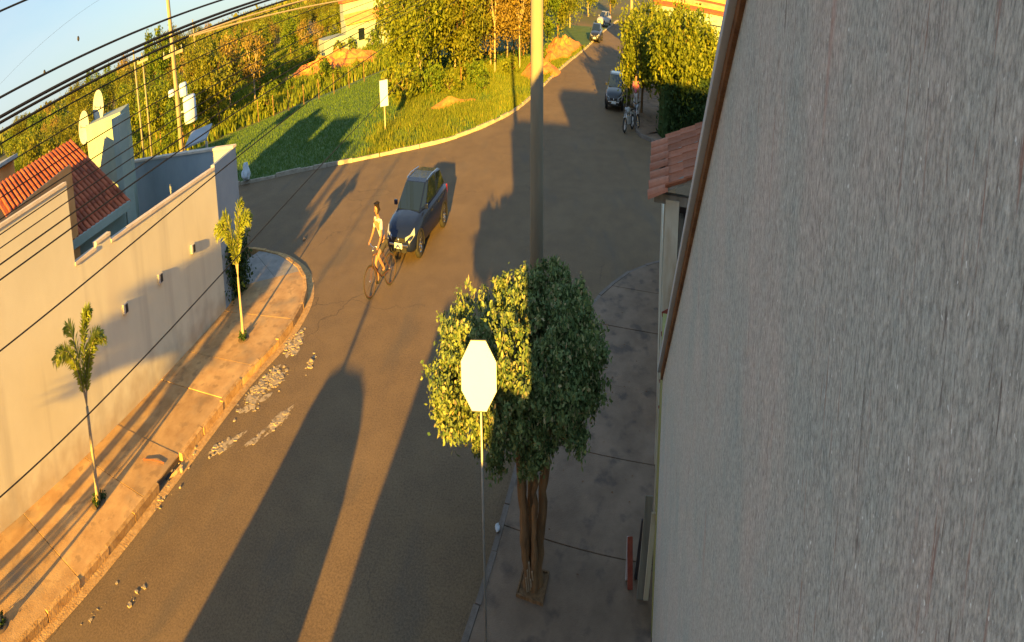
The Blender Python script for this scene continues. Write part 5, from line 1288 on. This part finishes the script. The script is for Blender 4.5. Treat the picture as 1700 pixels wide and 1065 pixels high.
    for s in 'lr':
        a = Vector(J[s+'an']); t = Vector(J[s+'to']); mb = MB(); d = (t - a); d.z = 0; d.normalize()
        base = Vector((a.x, a.y, a.z - .045)); mb.bar(base - d*.05 , base + d*.19, .085, .055); mb.build('shoe', M['cloth_dark'], root, bevel=.02)

# cyclist riding towards the camera
fw = Vector((-6.68, 16.80, 0)); rwv = Vector((-6.08, 17.67, 0)); hd = (fw - rwv).normalized(); mid = (fw + rwv)/2
bike = empty('bicycle', (mid.x, mid.y, 0), math.atan2(hd.y, hd.x)); tag(bike, 'brown bicycle ridden down the sunlit street', 'bicycle')
wb = 0.53; RW = 0.34
tor = MB(); n = 36
def torus(mb, R_, r_, c, n=36, m_=6, mi=0):
    vs = []; fs = []
    for i in range(n):
        a = 2*math.pi*i/n
        for j in range(m_):
            b = 2*math.pi*j/m_; q = R_ + r_*math.cos(b); vs.append((c[0]+q*math.cos(a), c[1]+r_*math.sin(b), c[2]+q*math.sin(a)))
    for i in range(n):
        for j in range(m_): fs.append((i*m_+j, ((i+1) % n)*m_+j, ((i+1) % n)*m_+(j+1) % m_, i*m_+(j+1) % m_))
    mb.add(vs, fs, mi, True)
for sx in (wb, -wb):
    w = empty('wheel', (sx, 0, RW)); w.parent = bike
    mb = MB(); torus(mb, RW-.018, .018, (0, 0, 0)); mb.build('tyre', M['rubber'], w)
    mb = MB(); torus(mb, RW-.045, .010, (0, 0, 0)); mb.build('rim', M['bike_frame'], w)
    mb = MB()
    for k in range(16): a = 2*math.pi*k/16; mb.tube([(0, 0, 0), ((RW-.045)*math.cos(a), 0, (RW-.045)*math.sin(a))], .002, 3)
    mb.lathe([(.02, -.04), (.02, .04)], 8, axis='y'); mb.build('spokes', M['chrome'], w)
mb = MB()
bb = (-.08, 0, .29); st_ = (-.22, 0, .80); hdt = (.33, 0, .82); hdb = (.38, 0, .64)
for a, b in ((bb, st_), (bb, hdb), (st_, hdt), (hdt, hdb)): mb.tube([a, b], .016, 6)
for s in (-.04, .04): mb.tube([bb, (-wb, s, RW)], .009, 5); mb.tube([(-.20, 0, .74), (-wb, s, RW)], .008, 5)
mb.build('frame', M['bike_frame'], bike)
for s in (-.045, .045): mb = MB(); mb.tube([(hdb[0], s, hdb[2]), (.42, s, .55), (wb, s, RW)], .011, 5); mb.build('fork_leg', M['bike_frame'], bike)
mb = MB(); mb.tube([(.33, 0, .82), (.31, 0, .98)], .014, 6); mb.tube([(.20, -.30, 1.0), (.32, -.2, 1.02), (.33, 0, .98), (.32, .2, 1.02), (.20, .30, 1.0)], .012, 6); mb.build('handlebar', M['chrome'], bike)
mb = MB(); mb.add([(-.36, -.10, .90), (-.36, .10, .90), (-.12, .025, .90), (-.12, -.025, .90), (-.35, -.08, .85), (-.35, .08, .85), (-.12, .02, .86), (-.12, -.02, .86)], [(0,1,2,3), (7,6,5,4), (0,4,5,1), (1,5,6,2), (2,6,7,3), (3,7,4,0)]); mb.tube([(-.22, 0, .78), (-.235, 0, .87)], .014, 6); mb.build('saddle', M['black_plastic'], bike, bevel=.012)
mb = MB(); mb.lathe([(.09, -.006), (.095, 0), (.09, .006)], 18, (bb[0], -.05, bb[2]), axis='y'); mb.tube([bb, (bb[0]+.12, -.08, bb[2]-.11)], .01, 5); mb.tube([bb, (bb[0]-.12, .08, bb[2]+.11)], .01, 5)
mb.box(bb[0]+.07, bb[0]+.17, -.16, -.08, bb[2]-.13, bb[2]-.11); mb.box(bb[0]-.17, bb[0]-.07, .08, .16, bb[2]+.10, bb[2]+.12); mb.build('pedals', M['black_plastic'], bike)
cy = empty('person', (mid.x, mid.y, 0), math.atan2(hd.y, hd.x)); tag(cy, 'cyclist in a pale top and dark shorts riding the brown bicycle', 'person')
J = dict(pelvis=(-.24, 0, 1.0), spine=(-.17, 0, 1.16), chest=(-.06, 0, 1.36), neck=(-.01, 0, 1.52), head0=(.03, 0, 1.60), head1=(.05, 0, 1.68), head2=(.04, 0, 1.76), face=(1, 0, -.1),
         lsh=(-.03, .19, 1.43), lel=(.05, .28, 1.20), lwr=(.20, .29, 1.06), lha=(.25, .29, 1.035), rsh=(-.03, -.19, 1.43), rel=(.05, -.28, 1.20), rwr=(.20, -.29, 1.06), rha=(.25, -.29, 1.035),
         lhip=(-.23, .09, .95), lkn=(.16, .13, .80), lan=(-.15, .12, .47), lto=(-.04, .12, .43), rhip=(-.23, -.09, .95), rkn=(.12, -.13, .60), ran=(.00, -.12, .25), rto=(.10, -.12, .21))
person(cy, J, M['cloth_white'], M['cloth_dark'])

# two parked motorcycles and a standing person near them
def motorcycle(x, y, hdg, label, tank):
    root = empty('motorcycle', (x, y, 0.0), hdg); root.rotation_euler.x = R(7) if False else 0; tag(root, label, 'motorcycle', 'motorcycles parked at the kerb')
    for sx in (.62, -.60):
        w = empty('wheel', (sx, 0, .30)); w.parent = root
        mb = MB(); torus(mb, .255, .048, (0, 0, 0), 24, 8); mb.build('tyre', M['rubber'], w)
        mb = MB(); torus(mb, .205, .015, (0, 0, 0), 20, 5)
        for k in range(6): a = k*math.pi/3; mb.tube([(0, 0, 0), (.2*math.cos(a), 0, .2*math.sin(a))], .012, 4)
        mb.build('rim', M['chrome'], w)
    for s in (-.07, .07): mb = MB(); mb.tube([(.62, s, .30), (.42, s, .88)], .022, 6); mb.build('fork_leg', M['chrome'], root)
    mb = MB(); mb.tube([(.36, -.36, 1.02), (.40, -.15, .98), (.42, 0, .93), (.40, .15, .98), (.36, .36, 1.02)], .016, 6); mb.build('handlebar', M['black_plastic'], root)
    mb = MB(); mb.lathe([(.001, -.05), (.08, -.03), (.09, .03), (.001, .06)], 14, (.50, 0, .86), axis='x'); mb.build('headlight', M['lamp_glass'], root)
    mb = MB(); mb.lathe([(.001, -.28), (.10, -.22), (.15, -.05), (.145, .12), (.08, .24), (.001, .27)], 14, (.14, 0, .78), axis='x'); mb.build('fuel_tank', tank, root)
    mb = MB(); mb.box(-.62, .0, -.12, .12, .74, .82); mb.build('seat', M['black_plastic'], root, bevel=.035)
    mb = MB(); mb.box(-.15, .22, -.13, .13, .28, .58); mb.tube([(.1, -.12, .3), (-.2, -.16, .24), (-.75, -.16, .34)], .04, 8); mb.build('engine', M['steel_grey'], root, bevel=.03)
    mb = MB(); mb.box(-.78, -.42, -.10, .10, .60, .70); mb.build('tail', tank, root, bevel=.03)
    mb = MB(); mb.box(.44, .80, -.06, .06, .585, .60); mb.build('mudguard', tank, root, bevel=.005)
    return root
motorcycle(7.65, 35.4, R(228), 'grey and black motorcycle parked nearest the street corner', M['steel_grey'])
motorcycle(8.35, 36.5, R(285), 'dark motorcycle parked next to the person in pink', M['car_black'])
pe = empty('person', (8.75, 38.0, 0.115), R(262)); tag(pe, 'person in a pink and white top standing beside the motorcycles', 'person')
J2 = dict(pelvis=(0, 0, .94), spine=(0, 0, 1.10), chest=(.01, 0, 1.32), neck=(0, 0, 1.47), head0=(.01, 0, 1.54), head1=(.02, 0, 1.61), head2=(.01, 0, 1.69), face=(1, 0, -.1),
          lsh=(0, .19, 1.40), lel=(.02, .25, 1.13), lwr=(.08, .25, .90), lha=(.10, .25, .83), rsh=(0, -.19, 1.40), rel=(.03, -.26, 1.13), rwr=(.14, -.22, .93), rha=(.18, -.20, .88),
          lhip=(0, .09, .90), lkn=(.02, .11, .50), lan=(0, .12, .09), lto=(.12, .13, .04), rhip=(0, -.09, .90), rkn=(.03, -.11, .50), ran=(0, -.12, .09), rto=(.12, -.13, .04))
person(pe, J2, M['cloth_pink'], M['cloth_white'], bare_legs=False)

# ------------------------------------------------------------------ small things
# rubbish bag on the lawn edge
bgp = ground(410, 305); bag = empty('rubbish_bag', (bgp.x, bgp.y, 0.09)); tag(bag, 'white rubbish bag left on the lawn by the kerb', 'bag')
bm = bmesh.new(); bmesh.ops.create_icosphere(bm, subdivisions=3, radius=0.34)
for v in bm.verts:
    q = v.co.normalized(); v.co *= 1 + .13*math.sin(5*q.x+2*q.z) + .10*math.sin(7*q.y-3*q.z); v.co.z = v.co.z*.75 + .3
    if q.z > .85: v.co.z += .12
me = bpy.data.meshes.new('sack'); bm.to_mesh(me); bm.free(); me.materials.append(M['bag_white']); link_mesh('sack', me, bag)
mb = MB(); mb.tube([(0, 0, .50), (.03, .02, .60), (.10, .04, .66)], [.05, .03, .06], 7); mb.build('tied_neck', M['bag_white'], bag)
# rubble spilled in the gutter
def rubble(px, py, rx, ry, n, label, seed, big=0.05, flat=0.35, rz=0.0, dust=True):
    """broken pieces of every size, clustered, lying in a ragged spill of mortar dust"""
    g = ground(px, py); r = random.Random(seed); mb = MB()
    cs = [(r.uniform(-1, 1), r.uniform(-1, 1), r.uniform(.12, .4)) for _ in range(9)]
    cs = [(a*rx*.8, b*ry*.8, c) for a, b, c in cs if a*a + b*b < 1.1]
    def tr_(dx, dy): return g.x + dx*math.cos(rz) - dy*math.sin(rz), g.y + dx*math.sin(rz) + dy*math.cos(rz)
    if dust:
        for k, (a, b, c) in enumerate(cs):
            m_ = 22; ph = [r.uniform(0, 6) for _ in range(3)]; ring = []
            for q in range(m_):
                t = 2*math.pi*q/m_; w = c*(1 + .35*math.sin(3*t+ph[0]) + .25*math.sin(5*t+ph[1]) + .2*math.sin(9*t+ph[2])); ring.append(tr_(a + w*1.0*math.cos(t)*min(1, rx*1.6), b + w*1.2*math.sin(t)))
            ct = tr_(a, b); z = .0035 + .0006*k; mb.add([(*ct, z + .007)] + [(x, y, z) for x, y in ring], [(0, 1+q, 1+(q+1) % m_) for q in range(m_)], 1, True)
    for k in range(n):
        a, b, c = r.choice(cs); dx, dy = a + r.gauss(0, c*.6)*min(1, rx*1.6), b + r.gauss(0, c*.75)
        s = big*(.14 + 1.6*r.random()**4); x, y = tr_(dx, dy)
        a0 = r.uniform(0, 6); e = r.uniform(.5, 1.0); pts = [(x + s*math.cos(a0+t)*r.uniform(.6, 1.25), y + s*e*math.sin(a0+t)*r.uniform(.6, 1.25)) for t in (0, 1.0, 2.2, 3.3, 4.6, 5.4)]
        h = .008 + s*flat*r.uniform(.3, 1.5); mb.prism(ccw(pts), 0.003, h, 0, z1s=[h*r.uniform(.55, 1.1) for _ in pts])
    o = mb.build('rubble', [M['rubble'], M['dust']], None, recalc=False); tag(o, label, 'rubble', kind='stuff'); return o
rubble(435, 648, .50, .95, 700, 'widest spill of pale rubble against the left kerb', 1, .05, .15, -.5)
rubble(490, 572, .40, .6, 260, 'pale rubble scattered by the curved kerb', 2, .05, .14)
rubble(455, 705, .16, .85, 200, 'thin line of pale rubble across the lane', 3, .045, .15, -.45)
rubble(372, 738, .18, .35, 60, 'small clump of rubble below the wide spill', 4, .05, .2, -.5)
rubble(226, 990, .10, .20, 14, 'few pale stones on the asphalt at lower left', 5, .042, .35, 0, False)
rubble(155, 1020, .10, .20, 12, 'scatter of small stones nearest the lower left corner', 6, .038, .35, 0, False)
rubble(300, 790, .5, 1.4, 90, 'loose grit along the gutter', 7, .03, .4, 0, False)
rubble(518, 603, .22, .3, 22, 'flat pale flakes on the road beyond the rubble', 8, .08, .12, 0, False)
def stone(px, py, s, label, m='rubble', rz=0, sc=(1, 1, .6)):
    g = ground(px, py); bm = bmesh.new(); bmesh.ops.create_icosphere(bm, subdivisions=2, radius=s)
    for v in bm.verts: q = v.co.normalized(); v.co *= 1 + .15*math.sin(4*q.x+px) + .12*math.sin(5*q.y+py); v.co.z *= sc[2]; v.co.x *= sc[0]; v.co.y *= sc[1]
    me = bpy.data.meshes.new('stone'); bm.to_mesh(me); bm.free(); me.materials.append(M[m]); o = link_mesh('stone', me, None, (g.x, g.y, s*.4), (0, 0, rz)); tag(o, label, 'stone', 'loose stones on the street'); return o
stone(302, 782, .07, 'pale stone in the gutter beside the broken kerb')
stone(287, 765, .06, 'smaller stone at the foot of the broken kerb')
stone(505, 398, .08, 'dark lump on the shadow edge of the side street', 'kerb_grey')
stone(517, 600, .06, 'dark stone on the road beyond the palm', 'kerb_grey', sc=(1.6, 1, .6))
# broken kerb hole with a red stick
hp_ = Vector((-10.1, 8.7, 0)); hole = empty('broken_kerb', hp_); tag(hole, 'dark gap in the left kerb where a stone has dropped', 'broken kerb')
mb = MB(); mb.box(-.30, .02, -.34, .34, -.04, .012); mb.build('cavity_shade', M['dark_edge'], hole)  # near-black slab paints the shade inside the kerb gap
mb = MB(); mb.add([(-.02, -.3, .02), (.10, -.1, .01), (.12, .2, .02), (-.02, .32, .03), (0, -.2, .05), (.07, 0, .04), (.05, .15, .05)], [(0,1,5,4), (1,2,6,5), (2,3,6), (4,5,6)]); mb.build('fragment', M['kerb_ochre'], hole)
mb = MB(); a = ground(238, 762, .14); b = ground(272, 768, .14); mb.tube([a, (a+b)/2 + Vector((0, 0, .02)), b], .014, 5); o = mb.build('stick', M['red_paint'], None); tag(o, 'short red-brown stick lying on the ochre pavement by the kerb gap', 'stick')
# crushed paper on the right gutter
g = ground(826, 893); bm = bmesh.new(); bmesh.ops.create_icosphere(bm, subdivisions=2, radius=.05)
for v in bm.verts: v.co *= 1 + random.uniform(-.25, .25); v.co.y *= 1.6; v.co.z = v.co.z*.7
me = bpy.data.meshes.new('crushed_cup'); bm.to_mesh(me); bm.free(); me.materials.append(M['bag_white']); tag(link_mesh('crushed_cup', me, None, (g.x, g.y, .14)), 'crushed white cup on the right kerb', 'litter')
# fallen leaves and bits on the shaded pavement
rub = MB(); r = random.Random(4)
for k in range(60):
    s = r.uniform(-2, 9.5); q = r.uniform(-2.9, -.2); x, y = prop(s)[0] + d16.y*q, prop(s)[1] - d16.x*q; e = r.uniform(.012, .035); a0 = r.uniform(0, 6)
    if inside(right_poly, x, y): rub.add([(x + e*math.cos(a0+t), y + e*math.sin(a0+t)*.6, .119 + r.uniform(0, .012)) for t in (0, 1.6, 3.1, 4.7)], [(0,1,2,3)])
tag(rub.build('leaf_litter', M['rust_brown'], recalc=False), 'dry leaf litter on the shaded right pavement', 'litter', kind='stuff')
# planks leaning on the boundary wall
def plank(px0, py0, px1, py1, zt, w, t, m, label):
    a = ground(px0, py0, .11); d = ray(px1, py1); tt = (zt - CAM_H)/d.z; b = Vector((d.x*tt, d.y*tt, zt))
    mb = MB(); mb.bar(a, b, w, t); o = mb.build('plank', M[m], None, bevel=.004); tag(o, label, 'plank', 'boards leaning against the wall'); return o
plank(1063, 994, 1078, 822, 1.25, .16, .03, 'wood_grey', 'widest pale grey board leaning by the wall')
plank(1072, 995, 1086, 850, 1.15, .10, .03, 'cream_stained', 'tan board closest to the wall')
plank(1055, 960, 1068, 862, 0.95, .07, .03, 'opening_shade_dark_board', 'thin dark board between red one and pale one')
plank(1046, 978, 1046, 890, 0.62, .11, .03, 'red_paint', 'short red-brown board leaning left of the others')
plank(1040, 962, 1043, 890, 0.60, .05, .03, 'cloth_white', 'narrow white batten against the red-brown board')
# garden gate posts in the field fence
for k in range(8):
    px = 430 + k*25; g = ground(px, 205 - k*9.3); 
    mb = MB(); mb.bar((0, 0, -.1), (0, 0, 1.25), .06, .06); o = mb.build('fence_post', M['bark'], None, loc=(g.x, g.y, 0)); tag(o, ['nearest', 'second', 'third', 'fourth', 'fifth', 'sixth', 'seventh', 'farthest'][k] + ' thin wooden post in the fence row behind the lawn', 'fence post', 'fence posts behind the lawn')
